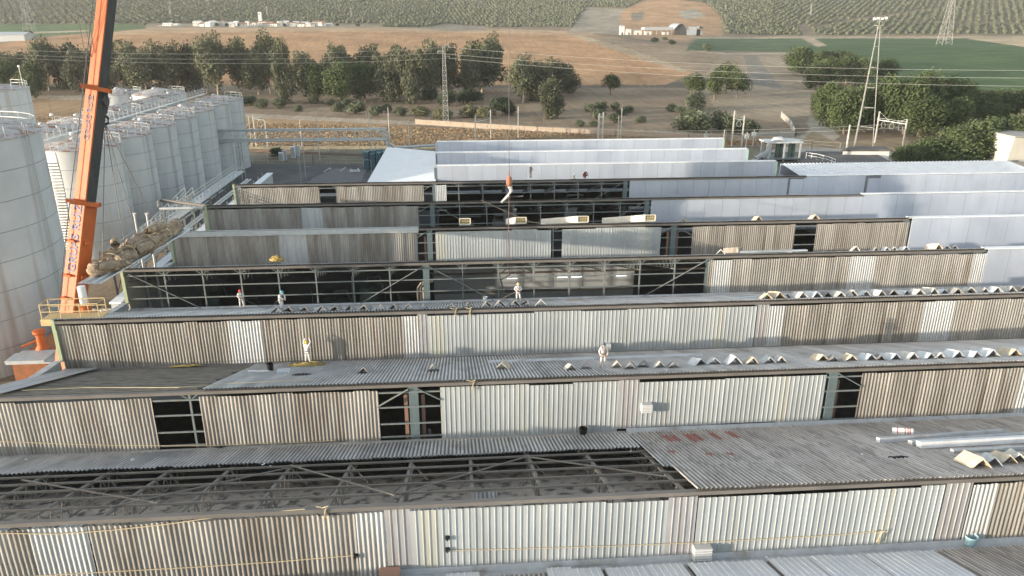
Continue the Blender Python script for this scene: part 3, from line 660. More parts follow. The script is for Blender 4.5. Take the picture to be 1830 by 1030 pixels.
# machinery seen in the dark halls
m_vat = M('dark_green_vat', (.10,.15,.13), (.06,.09,.08), 1, rough=.4)
for i, (xpx, k, r, z1) in enumerate(((600, 3, 1.7, 4.0), (690, 3, 2.6, 3.6), (660, 3, 1.0, 5.4), (440, 3, 2.0, 3.4), (380, 3, .9, 5.0))):
    Yv = RY(k) + 8.5; X = solveX(xpx, Yv, 3.4)
    o = thing('process_vat', ['round dark green vat in the hall below the fourth ridge', 'wide dark green vat left of the first main column, fourth ridge', 'slim tall vat behind the wide one', 'low dark vat at the left of the open hall', 'slim vat near the left end of the open hall'][i], 'vat', (X, Yv, 0), 'vats in the open hall')
    mb = MB(); mb.lathe((X, Yv, 0), [(r, .02), (r, z1 - .6), (r * .8, z1 - .15), (r * .2, z1), (.01, z1)], 28); mb.build('vat_shell', m_vat, o, smooth=True)
    mb = MB(); mb.tube([(X, Yv, z1 - .1), (X, Yv, z1 + .8), (X + 1.2, Yv, z1 + .9), (X + 1.5, Yv + .4, z1 - .6)], .08, 8); mb.tube([(X - r, Yv, z1 * .4), (X - r - .6, Yv, z1 * .4), (X - r - .6, Yv, z1 + 1)], .07, 8); mb.build('pipe', m_steel, o)
for i, (k, xpx) in enumerate(((5, 820), (5, 880), (5, 960), (5, 1030), (5, 1080), (6, 900), (6, 1010), (0, 0))):
    if not k: continue
    Yv = RY(k) + 9; X = solveX(xpx, Yv, 5)
    o = thing('machine_cabinet', 'dark grey machine cabinet in the open hall of the %s ridge, %s from the left' % (('sixth', ordn(i)) if k == 5 else ('seventh', ordn(i - 5))), 'machine', (X, Yv, 0), 'machine cabinets in the open halls')
    mb = MB(); w_ = rnd.uniform(1.2, 2.2); h_ = rnd.uniform(4.6, 5.6); mb.box(X, X + w_, Yv, Yv + 1, .03, h_); mb.build('cabinet_body', m_int, o)
    mb = MB(); mb.tube([(X + .3, Yv + .5, h_), (X + .3, Yv + .5, h_ + .7), (X + w_ + 1, Yv + .5, h_ + .7)], .12, 8); mb.build('duct', m_galv, o)

# ------------------------------------------------------------------ storage tanks
def rail_ring(mb, c, r, z, n=16, h=1.05, a0=0, a1=2 * pi, t=.035):
    pts = [(c[0] + r * cos(a0 + (a1 - a0) * i / n), c[1] + r * sin(a0 + (a1 - a0) * i / n)) for i in range(n + 1)]
    for zz in (h, h * .5): mb.tube([(x, y, z + zz) for x, y in pts], t, 5)
    for x, y in pts[:n if a1 - a0 > 6.2 else n + 1]: mb.bar((x, y, z), (x, y, z + h), t * 1.8)
def tank(X, Yc, r, z, label, group='white storage tanks in the tank farm', cone=.8, rust=True):
    o = thing('storage_tank', label, 'storage tank', (X, Yc, 0), group)
    mb = MB(); prof = [(r, 0)]
    nb = max(5, int(z / 2.4)); prof += [(r, z)]; rg = MB()
    for i in range(1, nb):
        zz = z * i / nb; rg.lathe((X, Yc, 0), [(r - .01, zz - .045), (r + .022, zz - .025), (r + .022, zz + .025), (r - .01, zz + .045)], 64)
    rg.build('weld_bands', m_band, o)
    mb.lathe((X, Yc, 0), prof, 64); mb.build('tank_shell', m_tank, o, smooth=True)
    mb = MB(); mb.lathe((X, Yc, 0), [(r + .02, z - .02), (r + .12, z), (r + .12, z + .10), (r, z + .12), (r * .5, z + cone * .62), (.35, z + cone), (.01, z + cone)], 48); mb.build('tank_roof', m_tanktop, o, smooth=True)
    mb = MB(); rail_ring(mb, (X, Yc), r * .97, z + .15, 18, a0=RS.rand() * 6, a1=99) if False else rail_ring(mb, (X, Yc), r * .97, z + .15, 14, a0=-2.2 + rnd.uniform(-.3, .3), a1=1.4 + rnd.uniform(-.3, .3)); mb.bar((X, Yc, z), (X + r*.9, Yc, z + .1), .05)
    mb.build('guard_rail', m_rail, o)
    mb = MB(); mb.lathe((X - r*.2, Yc + r * .1, z + cone * .6), [(.45, -.1), (.45, .45), (.3, .55), (.01, .6)], 16); mb.build('roof_hatch', m_rail, o)
    mb = MB(); mb.lathe((X + r * .45, Yc - r * .3, z + cone * .3), [(.22, -.1), (.22, .5), (.35, .55), (.01, .75)], 12); mb.build('roof_vent', m_rail, o)
    mb = MB(); a = rnd.uniform(-1.2, .3); lx, ly = X + (r + .12) * cos(a), Yc + (r + .12) * sin(a)
    for s_ in (-.2, .2): mb.bar((lx - s_ * sin(a), ly + s_ * cos(a), .5), (lx - s_ * sin(a), ly + s_ * cos(a), z + 1), .05)
    mb.build('ladder', m_rail, o); return o
TZ = 14.8; TR = 5.1; TX = -51.0
zc0 = FPX * (CAM[2] - TZ) / (cos(PITCH) * 224)
y_first = onz(205, 262, TZ)[1]
for i in range(7):
    Yc = y_first + 1.0 + 10.7 * i
    tank(TX, Yc, TR, TZ, 'white storage tank with rusty roof, %s in the row nearest the factory' % ordn(i), cone=1.0)
for i in range(5):
    Yc = y_first + 16 + 11.5 * i
    tank(TX - 11.6, Yc, TR, TZ + .2, 'white storage tank %s in the second row, mostly hidden by the first' % ordn(i), cone=1.0)
for xpx, r, lab in ((215, 4.3, 'white tank with bright cone roof at the back, left of its twin'), (284, 5.4, 'wider white tank with railed roof at the back, right of its twin')):
    q = onz(xpx, 168, 16.0); tank(q[0], q[1], r, 16.0, lab, cone=1.3)
q = onz(-45, 160, 19); tank(q[0] , q[1], 8.6, 19, 'big pale tank cut off by the left edge behind the railings', cone=1.2)
# the big tank in the left foreground
BR = 10.0; BZ = 21.0; q = onz(64, 238, BZ); tank(q[0] - BR, q[1] - 1.5, BR, BZ, 'huge white steel tank in the left foreground beside the crane', cone=2.2)
# spiral stair on the big tank
bt = thing('spiral_stair', 'dark steel stair curling round the huge foreground tank', 'stair', (q[0] - BR, q[1] - 1.5, 0))
mb = MB(); c = (q[0] - BR, q[1] - 1.5)
rr_ = BR + .5; pr = []
for i in range(46):
    a = .95 - i * .014; z = 3 + i * .33; x_, y_ = c[0] + rr_ * cos(a), c[1] + rr_ * sin(a)
    mb.box(x_ - .45, x_ + .45, y_ - .12, y_ + .12, z - .04, z); pr.append((c[0] + (rr_ + .45) * cos(a), c[1] + (rr_ + .45) * sin(a), z + 1))
mb.build('steps', m_steel, bt); mb = MB(); mb.tube(pr, .035, 5); mb.tube([(p[0], p[1], p[2] - .5) for p in pr], .025, 5)
for p in pr[::4]: mb.bar(p, (p[0], p[1], p[2] - 1), .05)
mb.build('hand_rail', m_rail, bt)
# walkway bridge between the tank tops
wk = thing('tank_top_walkway', 'galvanised walkway with handrails running over the rusty tank roofs', 'walkway', (TX - 3, y_first, TZ))
mb = MB(); mb2 = MB()
ys = y_first - 2; ye = y_first + 10.7 * 6 + 2
mb.box(TX - 3.4, TX - 2.6, ys, ye, TZ + 1.15, TZ + 1.22)
for i in range(40):
    y = ys + (ye - ys) * i / 39
    for sx in (-3.4, -2.6): mb2.bar((TX + sx, y, TZ + 1.2), (TX + sx, y, TZ + 2.25), .045)
for sx in (-3.4, -2.6):
    for zz in (2.25, 1.75): mb2.tube([(TX + sx, ys, TZ + zz), (TX + sx, ye, TZ + zz)], .03, 5)
mb.build('deck', m_rail, wk); mb2.build('hand_rail', m_rail, wk)
for i in range(7):
    q = onz([196, 128, 250, 323, 92, 300, 235][i], [176, 240, 214, 190, 206, 167, 176][i], TZ + 2.2)
    o = thing('flood_lamp', 'small white globe lamp on the tank tops, %s counted from the left' % ordn([2, 1, 4, 6, 0, 5, 3][i]), 'lamp', (q[0], q[1], TZ + .4), 'globe lamps on the tank tops')
    mb = MB(); mb.tube([(q[0], q[1], TZ + .4), (q[0], q[1], TZ + 2.0)], .04, 6); mb.build('lamp_post', m_rail, o)
    mb = MB(); mb.lathe((q[0], q[1], TZ + 2.0), [(.01, 0), (.22, .08), (.3, .25), (.22, .42), (.01, .5)], 12); mb.build('lamp_head', m_cap, o, smooth=True)

# ------------------------------------------------------------------ gangway, pipes and stairs between tanks and factory
g = thing('pipe_gangway', 'long grey pipe rack and gangway between the tanks and the factory wall', 'pipe rack', (-34, 85, 0))
gx = -36.2; y0, y1 = 79, 128
mb = MB(); mb.box(gx - .75, gx + .75, y0, y1, 6.9, 7.05); mb.box(gx - 1.0, gx - .8, y0, y1, 6.7, 7.1); mb.build('deck', m_galv, g)
mb = MB()
for sx in (-.8, .8):
    for zz in (7.6, 8.1): mb.tube([(gx + sx, y0, zz), (gx + sx, y1, zz)], .04, 5)
    for i in range(34): y = y0 + (y1 - y0) * i / 33; mb.bar((gx + sx, y, 7.0), (gx + sx, y, 8.1), .06)
mb.build('hand_rail', m_rail, g)
for i in range(14):
    y = y0 + (y1 - y0) * i / 13; mb = MB(); mb.bar((gx - .7, y, 0), (gx - .7, y, 6.9), .16); mb.bar((gx + .7, y, 0), (gx + .7, y, 6.9), .16); mb.bar((gx - .7, y, 6.6), (gx + .7, y, 6.6), .12); mb.bar((gx - .7, y, 3), (gx + .7, y, 6.5), .08); mb.build('trestle', m_steel, g)
for dx, r, z in ((2.2, .16, 6.4), (2.7, .12, 6.4), (3.1, .2, 5.6), (-1.5, .12, 5.0)):
    mb = MB(); mb.tube([(gx + dx, y0 - 2, z), (gx + dx, y1 - 4, z), (gx + dx, y1 - 4, .4)], r, 8); mb.build('pipe', m_rail, g)
for i in range(18):
    y = 76 + i * 3; mb = MB(); mb.bar((gx + 3.9, y, 0), (gx + 3.9, y, 6.8), .12, mi=0); mb.build('stanchion', m_rail, g)
o = thing('pipe_loop', 'thick lagged pipe loop reaching over to the sixth ridge', 'pipe', tuple(onz(290, 365, 10.2)), None)
a = onz(364, 372, 10.0); b_ = onz(287, 362, 10.0); c2 = onz(285, 372, 10.0)
mb = MB(); mb.tube([a, c2 + [0,0,-.1]], .17, 10); mb.build('lagged_pipe', m_rail, o); mb = MB(); mb.tube([a + [0, .7, .1], b_ + [0, .6, .1], b_ + [-.3, .2, .1], c2], .2, 10); mb.build('dark_pipe', m_fas, o)
mb = MB(); mb.bar(c2 + [.4, 0, -.2], (c2[0] + .4, c2[1], 0), .3); mb.bar(c2 + [5, .4, -.1], (c2[0] + 5, c2[1] + .4, 0), .3); mb.build('support', m_steel, o)
o = thing('stair_tower', 'grey steel stair tower with handrails left of the sixth ridge', 'stair', tuple(onz(255, 440, 5)), None)
p0 = onz(232, 452, 4.5); p1 = onz(300, 375, 9.5); p1[1] = p0[1] + 9
mb = MB()
for i in range(24):
    q = p0 + (p1 - p0) * i / 23; mb.box(q[0] - .5, q[0] + .5, q[1] - .15, q[1] + .15, q[2] - .05, q[2])
mb.build('steps', m_steel, o); mb = MB()
for sx in (-.5, .5): mb.tube([p0 + [sx, 0, 1], p1 + [sx, 0, 1]], .05, 5); mb.tube([p0 + [sx, 0, .5], p1 + [sx, 0, .5]], .04, 5)
for i in range(8):
    q = p0 + (p1 - p0) * i / 7
    for sx in (-.5, .5): mb.bar(q + [sx, 0, 0], q + [sx, 0, 1], .06)
mb.build('hand_rail', m_rail, o); mb = MB()
for q in (p0, (p0 + p1) / 2, p1): mb.bar(q, (q[0], q[1], 0), .18)
mb.build('support', m_steel, o)
for i, xa in enumerate((240, 262)):
    q0 = ony(xa, 383 + 0 * i, 68.0); q1 = ony(xa + 18, 440, 68.0)
    o = thing('steel_mast', 'slim green grey mast standing between tank and factory, %s' % ('left one' if i == 0 else 'right one'), 'mast', (q0[0], q0[1], 0), 'slim masts')
    mb = MB(); mb.tube([(q0[0], q0[1], 0), (q0[0], q0[1], q0[2])], [.16, .09], 8); mb.build('mast_pole', m_rail, o); mb = MB(); mb.box(q0[0] - .15, q0[0] + .15, q0[1] - .1, q0[1] + .1, q0[2], q0[2] + .12); mb.build('mast_cap', m_rail, o)
o = thing('coping_wall', 'low white kerb wall running beside the factory gutter on the left', 'low wall', (-31.2, 90, 0))
mb = MB(); mb.box(-31.6, -30.9, 66, 128, 0, 6.55); mb.build('wall', m_int, o); mb = MB(); mb.box(-31.75, -30.75, 66, 128, 6.552, 6.7); mb.build('coping', m_new, o)

# ------------------------------------------------------------------ crane
cr = thing('mobile_crane', 'orange telescopic crane with black boom sides standing between tank and factory', 'crane', (-33, 57, 0))
B0 = ony(128, 578, 57.0); B1 = ony(191, 2, 61.5); bd = B1 - B0; bd /= np.linalg.norm(bd)
B0 = B0 - bd * ((B0[2] - 3.0) / bd[2]); LB = np.linalg.norm(B1 - B0)
def bp_(px_, py_):   # distance along the boom for a picture height
    best = min(range(400), key=lambda i: abs(proj(B0 + bd * (LB * i / 300))[1] - py_)); return LB * best / 300
d1, d2, d3 = bp_(0, 362), bp_(0, 158), LB * 1.9
side = np.cross(bd, np.array([-.42, 1, 0])); side /= np.linalg.norm(side); side = -side if side[0] < 0 else side   # to the right
dep = np.cross(side, bd); dep /= np.linalg.norm(dep)
if dep[1] < 0: dep = -dep
def boomsec(a, b_, ws, wd, mats, name):
    # cross-section: a five sided box; left front face bright, right face dark
    mb = MB(); pa, pb = B0 + bd * a, B0 + bd * b_
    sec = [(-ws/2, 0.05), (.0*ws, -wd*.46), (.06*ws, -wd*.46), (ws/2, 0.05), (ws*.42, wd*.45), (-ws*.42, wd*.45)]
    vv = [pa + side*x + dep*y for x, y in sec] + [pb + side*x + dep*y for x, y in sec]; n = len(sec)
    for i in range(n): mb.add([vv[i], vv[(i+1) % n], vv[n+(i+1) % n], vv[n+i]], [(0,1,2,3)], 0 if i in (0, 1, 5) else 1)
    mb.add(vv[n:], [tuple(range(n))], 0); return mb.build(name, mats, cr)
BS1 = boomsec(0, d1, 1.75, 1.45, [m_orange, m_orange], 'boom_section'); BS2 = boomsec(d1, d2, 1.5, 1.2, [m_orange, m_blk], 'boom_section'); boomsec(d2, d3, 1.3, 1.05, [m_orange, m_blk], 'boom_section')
for d_, w_ in ((d1, 1.95), (d2, 1.7)):
    mb = MB(); c = B0 + bd * d_
    mb.bar(c - side * w_ / 2 - dep * .25, c + side * w_ / 2 - dep * .25, 1.1, .3, up=tuple(bd)); mb.bar(c - side * (w_ / 2 + .3), c - side * w_ / 2, .25, .25); mb.bar(c + side * (w_ / 2 + .15), c + side * w_ / 2, .25, .3)
    mb.build('boom_collar', m_orange, cr)
c = B0 + bd * (d1 * .55)
for f_ in (.80, .62, .5, .4):
    mb = MB(); c = B0 + bd * (d1 * f_); mb.bar(c - side * 1.0 - dep * .1, c - side * .4 - dep * .55, .1, .18); mb.bar(c + side * .3 - dep * .6, c + side * .6 - dep * .45, .25, .25); mb.build('boom_bracket', m_orange, cr)
mb = MB(); mb.tube([B0 + bd * (d1*.3) - side * 1.0 - dep * .2, B0 + bd * d1 - side * 1.0 - dep * .2, B0 + bd * d2 - side * .9 - dep*.2, B0 + bd * d3 - side * .8], .035, 5); mb.build('boom_hose', m_cable, cr)
def txt(s_, size, p, right, up, mat_, parent, name='lettering', ext=.01):
    cu = bpy.data.curves.new(name, 'FONT'); cu.body = s_; cu.size = size; cu.extrude = ext; cu.align_x = 'CENTER'; cu.align_y = 'CENTER'; cu.offset = .012 * size
    tmp = bpy.data.objects.new('tmp', cu); COL.objects.link(tmp)
    me = bpy.data.meshes.new_from_object(tmp.evaluated_get(bpy.context.evaluated_depsgraph_get())); bpy.data.objects.remove(tmp)
    me.materials.clear(); me.materials.append(mat_)
    r = Vector(right).normalized(); u = Vector(up); u = (u - r * u.dot(r)).normalized(); n = r.cross(u)
    mtx = Matrix([[r[i], u[i], n[i], p[i] - OFF[parent.name][i]] for i in range(3)] + [[0, 0, 0, 1]]); me.transform(mtx)
    o = bpy.data.objects.new(name, me); COL.objects.link(o); o.parent = parent; return o
# lettering on the face of the boom
def face_pt(d_, ws, wd, t_):
    a = np.array([-ws/2, 0.05]); b2 = np.array([.0*ws, -wd*.46]); q = a + (b2 - a) * t_; return B0 + bd * d_ + side*q[0] + dep*q[1]
def facedir(ws, wd):
    a = face_pt(5, ws, wd, 0); b2 = face_pt(5, ws, wd, 1); return (b2 - a) / np.linalg.norm(b2 - a)
fd = facedir(1.75, 1.45); nrm = np.cross(bd, fd); nrm = nrm if nrm @ (CAM - B0) > 0 else -nrm
dm = (bp_(0, 465) + bp_(0, 385)) / 2
txt('GRUAS RUIZ', .95, face_pt(dm, 1.75, 1.45, .55) + nrm * .03, bd, -fd, m_txt, BS1)
fd2 = facedir(1.5, 1.2); txt('GRUAS RUIZ', .6, face_pt(bp_(0, 212), 1.5, 1.2, .55) + nrm * .03, bd, -fd2, m_txt2, BS2)
txt('GRUAS', .6, face_pt(bp_(0, -25), 1.3, 1.05, .5) + nrm * .03, bd, -fd2, m_txt2, cr)
# carrier, winch and counterweight partly visible left of the third ridge
q = onz(70, 625, 4.3)
mb = MB(); mb.box(q[0] - 1.4, q[0] + 2.6, q[1] - 1.8, q[1] + 5.5, 1.2, 3.9); mb.build('superstructure', M('shaded_orange', (.27,.10,.04), (.18,.08,.04), 2, rough=.7), cr)  # darker copy of the crane orange, its shade put into the colour
mb = MB(); mb.box(q[0] - 1.6, q[0] + 2, q[1] - 2.3, q[1] + .3, 4.0, 4.12); mb.box(q[0] - 1.65, q[0] + 1.5, q[1] - 2.28, q[1] - .6, 4.12, 4.3); mb.build('engine_cover', m_galv, cr)
mb = MB(); mb.lathe((q[0] - .1, q[1] + .7, 4.1), [(.55, 0), (.35, .35), (.32, 1.3), (.5, 1.45), (.5, 1.7), (.05, 1.75)], 16); mb.bar((q[0] - 1.5, q[1] + .2, 4.5), (q[0], q[1] + .7, 5.0), .16); mb.build('winch_post', m_orange, cr)
mb = MB(); mb.box(q[0] - 1.2, q[0] + 2.6, q[1] - 2.5, q[1] + 9, .6, 1.4); mb.build('chassis', m_blk, cr)
for i in range(4):
    mb = MB()
    yy = q[1] - 1.2 + i * 2.8
    mb.tube([(q[0] - 1.6, yy, .65), (q[0] - 1.1, yy, .65)], .64, 20); mb.build('wheel', m_blackp, cr)
    mb = MB(); mb.tube([(q[0] + 2.6, yy, .65), (q[0] + 3.1, yy, .65)], .64, 20); mb.build('wheel', m_blackp, cr)
# yellow railed platform on the left corner of the third ridge
Y = RY(2); o = thing('railed_platform', 'pale yellow railed platform on the left corner of the third ridge', 'platform', (XL, Y, 10))
mb = MB(); mb.box(XL - 1.0, XL + 3.2, Y + .3, Y + 1.5, 10.30, 10.38); mb.box(XL - 1.05, XL - .2, Y + .2, Y + .28, 9.9, 10.4); mb.build('deck', m_yel, o); mb = MB()
for zz in (.55, 1.1):
    mb.tube([(XL - .95, Y + .3, 10.4 + zz), (XL + 3.1, Y + .3, 10.4 + zz), (XL + 3.1, Y + 1.5, 10.4 + zz), (XL - .95, Y + 1.5, 10.4 + zz), (XL - .95, Y + .3, 10.4 + zz)], .035, 6)
for x_, y_ in ((-.95, .3), (.4, .3), (1.8, .3), (3.1, .3), (3.1, 1.5), (1.8, 1.5), (.4, 1.5), (-.95, 1.5)): mb.bar((XL + x_, Y + y_, 10.38), (XL + x_, Y + y_, 11.5), .06)
mb.build('guard_rail', m_yel, o)
o = thing('vent_stub', 'orange and white vent pipe standing beside the yellow platform', 'vent pipe', tuple(ony(155, 558, 54.5)))
q = ony(155, 562, 54.5); mb = MB(); mb.lathe((q[0], q[1], q[2] - .6), [(.42, 0), (.42, 1.35), (.05, 1.4)], 16); mb.build('stub_base', m_orange, o, smooth=False); mb = MB(); mb.lathe((q[0], q[1], q[2] + .75), [(.28, 0), (.28, 1.5), (.01, 1.52)], 16); mb.build('stub_pipe', m_new, o)

# hook block, slings and hanging bundle of sheets
HB = ony(176, 182, 60.5); hk = thing('hook_block', 'black crane hook block hanging beside the orange boom', 'hook block', tuple(HB))
mb = MB(); mb.box(HB[0] - .5, HB[0] + .5, HB[1] - .35, HB[1] + .35, HB[2] - .5, HB[2] + .55); mb.tube([(HB[0] - .62, HB[1], HB[2] + .1), (HB[0] + .62, HB[1], HB[2] + .1)], .5, 16); mb.build('sheave_block', m_blk, hk)
mb = MB(); mb.tube([HB + [.1, 0, -.5], HB + [.25, 0, -1.0], HB + [.5, 0, -1.25], HB + [.45, 0, -1.6], HB + [.15, 0, -1.7], HB + [0, 0, -1.5]], .11, 8); mb.tube([HB + [.3, 0, -.9], HB + [.45, .1, -.4]], .16, 8); mb.build('hook', m_blk, hk)
for dx in (-.35, .1, .4):
    mb = MB(); mb.tube([HB + [dx, 0, .4], HB + [dx * .6 - .1, 0, 34]], .022, 5); mb.build('hoist_cable', m_cable, hk)
LA = onz(168, 497, 12.5); LBp = onz(322, 408, 12.5); ld = LBp - LA; ld /= np.linalg.norm(ld); lr = np.array([ld[1], -ld[0], 0]); Lm = (LA + LBp) / 2; Ltot = np.linalg.norm(LBp - LA)
sl_ = thing('lifting_slings', 'four wire slings spreading from the crane hook down to the hanging bundle', 'slings', tuple(HB + [.2, 0, -1.5]), None)
for i, t_ in enumerate((.14, .30, .52, .70)):
    p = LA + ld * Ltot * t_ + np.array([0, 0, 1.0]) + lr * (.3 if i % 2 else -.3)
    mb = MB(); mb.tube([HB + [.2, 0, -1.6], p], .032, 5); mb.build('sling', m_cable, sl_)
bdl = thing('hanging_bundle', 'bundle of crumpled brown insulation rolls strapped on long metal sheets, hanging', 'load', tuple(Lm), None)
mb = MB(); mb.corr(LA - ld * .8 - lr * .9 + np.array([0, 0, -.2]), lr, ld, (0, 0, 1), 1.8, Ltot + 1.6, 'trap', .6, .08); mb.build('carrier_sheet', m_galv, bdl)
def crumple(c, axis, L_, r, seed, n=26, m_=20, mat_=m_bag, parent=bdl):
    rs = np.random.RandomState(seed); ax = np.array(axis, float); ax /= np.linalg.norm(ax); a = np.cross(ax, [0, 0, 1.]); a /= np.linalg.norm(a); b2 = np.cross(a, ax)
    ph = rs.rand(8) * 6.28; vv = []; n, m_ = n * 2, m_ * 2
    for i in range(n + 1):
        t_ = i / n; e = min(1, (sin(pi * min(max(t_, .0), 1)) * 3.2) ** .5) if 0 < t_ < 1 else .05
        for j in range(m_):
            th = 2 * pi * j / m_
            k_ = 1 + .16 * sin(3*th + ph[0] + t_*5) + .12 * sin(5*th + ph[1] - t_*9) + .13 * sin(t_*17 + ph[2] + 2*th) + .08 * sin(9*th + ph[3] + t_*21) + rs.normal(0, .022)
            vv.append(c + ax * (t_ - .5) * L_ + (a * cos(th) + b2 * sin(th) * .85) * r * e * k_)
    ff = [(i*m_+j, i*m_+(j+1) % m_, (i+1)*m_+(j+1) % m_, (i+1)*m_+j) for i in range(n) for j in range(m_)]
    mb = MB(); mb.add(vv, ff); return mb.build('insulation_roll', mat_, parent, smooth=True)
for i, (t_, off, up_, L_, r, tw) in enumerate(((.13, -.1, .5, 2.6, .85, .9), (.25, .35, .7, 2.4, .8, -.7), (.33, -.4, .9, 2.5, .75, .4), (.44, .4, .6, 2.4, .85, 1.0), (.50, -.3, 1.2, 3.0, .7, -.3), (.60, .4, .6, 2.6, .75, .5), (.80, .1, .6, 5.0, .78, .0), (.21, -.2, 1.3, 1.6, .55, 1.6), (.38, .1, 1.5, 1.5, .5, -1.2))):
    crumple(LA + ld * Ltot * t_ + lr * off * .8 + np.array([0, 0, up_ * .75 - .1]), ld + lr * tw * .6, L_ * 1.1, r * .74, i)
for i, (t_, off, up_, r0, L_, tw) in enumerate(((.10, .5, .5, .42, 1.5, .9), (.24, .75, .6, .5, 1.6, .5), (.30, -.5, 1.5, .4, 1.3, -.6), (.42, .8, .55, .52, 1.8, .3), (.55, .7, .6, .5, 1.7, -.2), (.66, .2, 1.3, .45, 2.0, .2), (.92, .0, .7, .45, 1.6, 0))):
    mb = MB(); ax = ld + lr * tw; ax /= np.linalg.norm(ax); a_ = np.cross(ax, [0, 0, 1.]); a_ /= np.linalg.norm(a_); b3 = np.cross(a_, ax); c = LA + ld * Ltot * t_ + lr * off + np.array([0, 0, up_]); n_ = 40; vv = []
    for e_ in (-.5, .5):
        for th_ in (1, 0):
            for j in range(n_ + 1): an = j / n_ * 4.6 * pi; rr = r0 * (.28 + .72 * j / n_) - .035 * (1 - th_); vv.append(c + ax * L_ * (e_ + .04 * sin(j)) + (a_ * cos(an) + b3 * sin(an) * .8) * rr)
    m_ = n_ + 1; mb.add(vv, [(g*2*m_ + j, g*2*m_ + j + 1, (1-g)*2*m_ + j + 1, (1-g)*2*m_ + j) if False else (j + q_*m_, j + 1 + q_*m_, j + 1 + (q_+2)*m_, j + (q_+2)*m_) for q_ in (0, 1) for g in (0,) for j in range(n_)] + [(j + e2, j + 1 + e2, j + 1 + m_ + e2, j + m_ + e2) for e2 in (0, 2 * m_) for j in range(n_)])
    mb.build('curled_sheet', m_bag, bdl, smooth=False)
for i, t_ in enumerate((.17, .33, .55, .74)):
    mb = MB(); c = LA + ld * Ltot * t_ + np.array([0, 0, .35]); mb.tube([c + lr * cos(a) * 1.0 + np.array([0, 0, 1.0]) * sin(a) * .85 for a in np.linspace(0, 2 * pi, 17)], .035, 5); mb.build('strap', m_rope, bdl)
# bundle hangs freely: second hook ball in the middle with its tag rope
q = ony(910, 322, RY(4) + 4); hb2 = thing('hook_ball', 'rust brown hook ball hanging on a thin cable above the open frame', 'hook ball', tuple(q))
mb = MB(); mb.lathe((q[0], q[1], q[2] - .75), [(.05, 0), (.28, .1), (.34, .4), (.34, .8), (.24, 1.05), (.08, 1.2), (.04, 1.8)], 18); mb.build('ball', M('rusty_ball', (.36,.16,.09), (.26,.12,.08), 4, rough=.7), hb2, smooth=True)
mb = MB(); mb.tube([q + [0, 0, 1.1], q + [0, 0, 34]], .03, 5); mb.build('hoist_cable', m_cable, hb2)
mb = MB(); mb.tube([q + [.05, 0, -.7], q + [.2, 0, -1.2], q + [-.3, 0, -1.9], q + [-.9, 0, -2.5]], [.25, .2, .15, .12], 8); mb.build('white_sling', m_cover, hb2)
e = ony(908, 478, RY(3) + 1.5); o = thing('tag_rope', 'brown tag rope hanging from the hook ball down to the worker', 'rope', tuple(q + [0, 0, -.8]))
mb = MB(); mb.tube([q + [0, 0, -.8], (q + e) / 2, e], .035, 6); mb.build('rope', M('rust_rope', (.28,.15,.11), rough=.9), o)
mb = MB(); mb.tube([e, e + [-.9, 0, -.8], e + [-.7, -.1, -1.2], e + [0.2, 0, -.7], e], .06, 6); mb.tube([e + [-.8, 0, -.9], e + [-.4, 0, -2.4], e + [0.1, -.1, -3.4]], .09, 6); mb.build('rope_loop', m_fas, o)

# ------------------------------------------------------------------ trees and shrubs
def crown_mesh(name, mat_, seed, nb=16, n=2200, leaf=.035, shape='euc'):
    rs = np.random.RandomState(seed); C_ = []; Rr = []
    for i in range(nb):
        while True:
            p = rs.uniform(-1, 1, 3)
            if (p ** 2).sum() < 1: break
        z = (p[2] + 1) / 2
        if shape == 'euc': w_ = .34 * (1 - .45 * abs(z - .5)); c = (p[0] * w_, p[1] * w_, .10 + .76 * z); r = rs.uniform(.13, .22)
        elif shape == 'pine': w_ = .36 * (1 - .45 * z); c = (p[0] * w_, p[1] * w_, .25 + .5 * z); r = rs.uniform(.16, .24)
        elif shape == 'bush': w_ = .30 * (1 - .5 * z); c = (p[0] * w_, p[1] * w_, .12 + .5 * z); r = rs.uniform(.16, .26)
        else: w_ = .33 * (1 - .4 * z); c = (p[0] * w_, p[1] * w_, .17 + .60 * z); r = rs.uniform(.14, .25)
        C_.append(c); Rr.append(r)
    C_ = np.array(C_); Rr = np.array(Rr); pr = Rr ** 2 / (Rr ** 2).sum(); k = rs.choice(nb, n, p=pr)
    d = rs.normal(0, 1, (n, 3)); d /= np.linalg.norm(d, axis=1)[:, None]
    rad = Rr[k] * np.clip(1 - np.abs(rs.normal(0, .25, n)) + rs.normal(0, .08, n), .2, 1.3)
    pos = C_[k] + d * rad[:, None]
    if shape == 'euc': pos[:, 2] -= np.abs(rs.normal(0, .03, n))
    nrm_ = d + rs.normal(0, .55, (n, 3)); nrm_ /= np.linalg.norm(nrm_, axis=1)[:, None]
    t1 = np.cross(nrm_, rs.normal(0, 1, (n, 3))); t1 /= np.linalg.norm(t1, axis=1)[:, None]; t2 = np.cross(nrm_, t1)
    sz = leaf * rs.uniform(.6, 1.4, n)[:, None]
    V = np.stack([pos - t1*sz - t2*sz*.3, pos + t2*sz*.8*rs.uniform(.5, 1, (n, 1)), pos + t1*sz - t2*sz*.2, pos - t2*sz*.9], 1)
    me = npmesh(name, V.reshape(-1, 3), np.arange(n * 4).reshape(-1, 4), mat_); return me
CM = {}
for kd, shp, n_, lf, nb in (('euc', 'euc', 5500, .023, 24), ('round', 'round', 7500, .020, 24), ('pine', 'pine', 2600, .024, 14), ('olive', 'bush', 1500, .036, 12), ('dark', 'bush', 1900, .032, 14), ('reed', 'bush', 1700, .035, 16), ('fig', 'round', 9000, .020, 30)):
    CM[kd] = [crown_mesh(kd + '_crown', m_l[kd], 100 * len(kd) + s_ + ord(kd[0]), nb, n_, lf, shp) for s_ in range(4 if kd in ('euc', 'olive', 'round') else 3)]
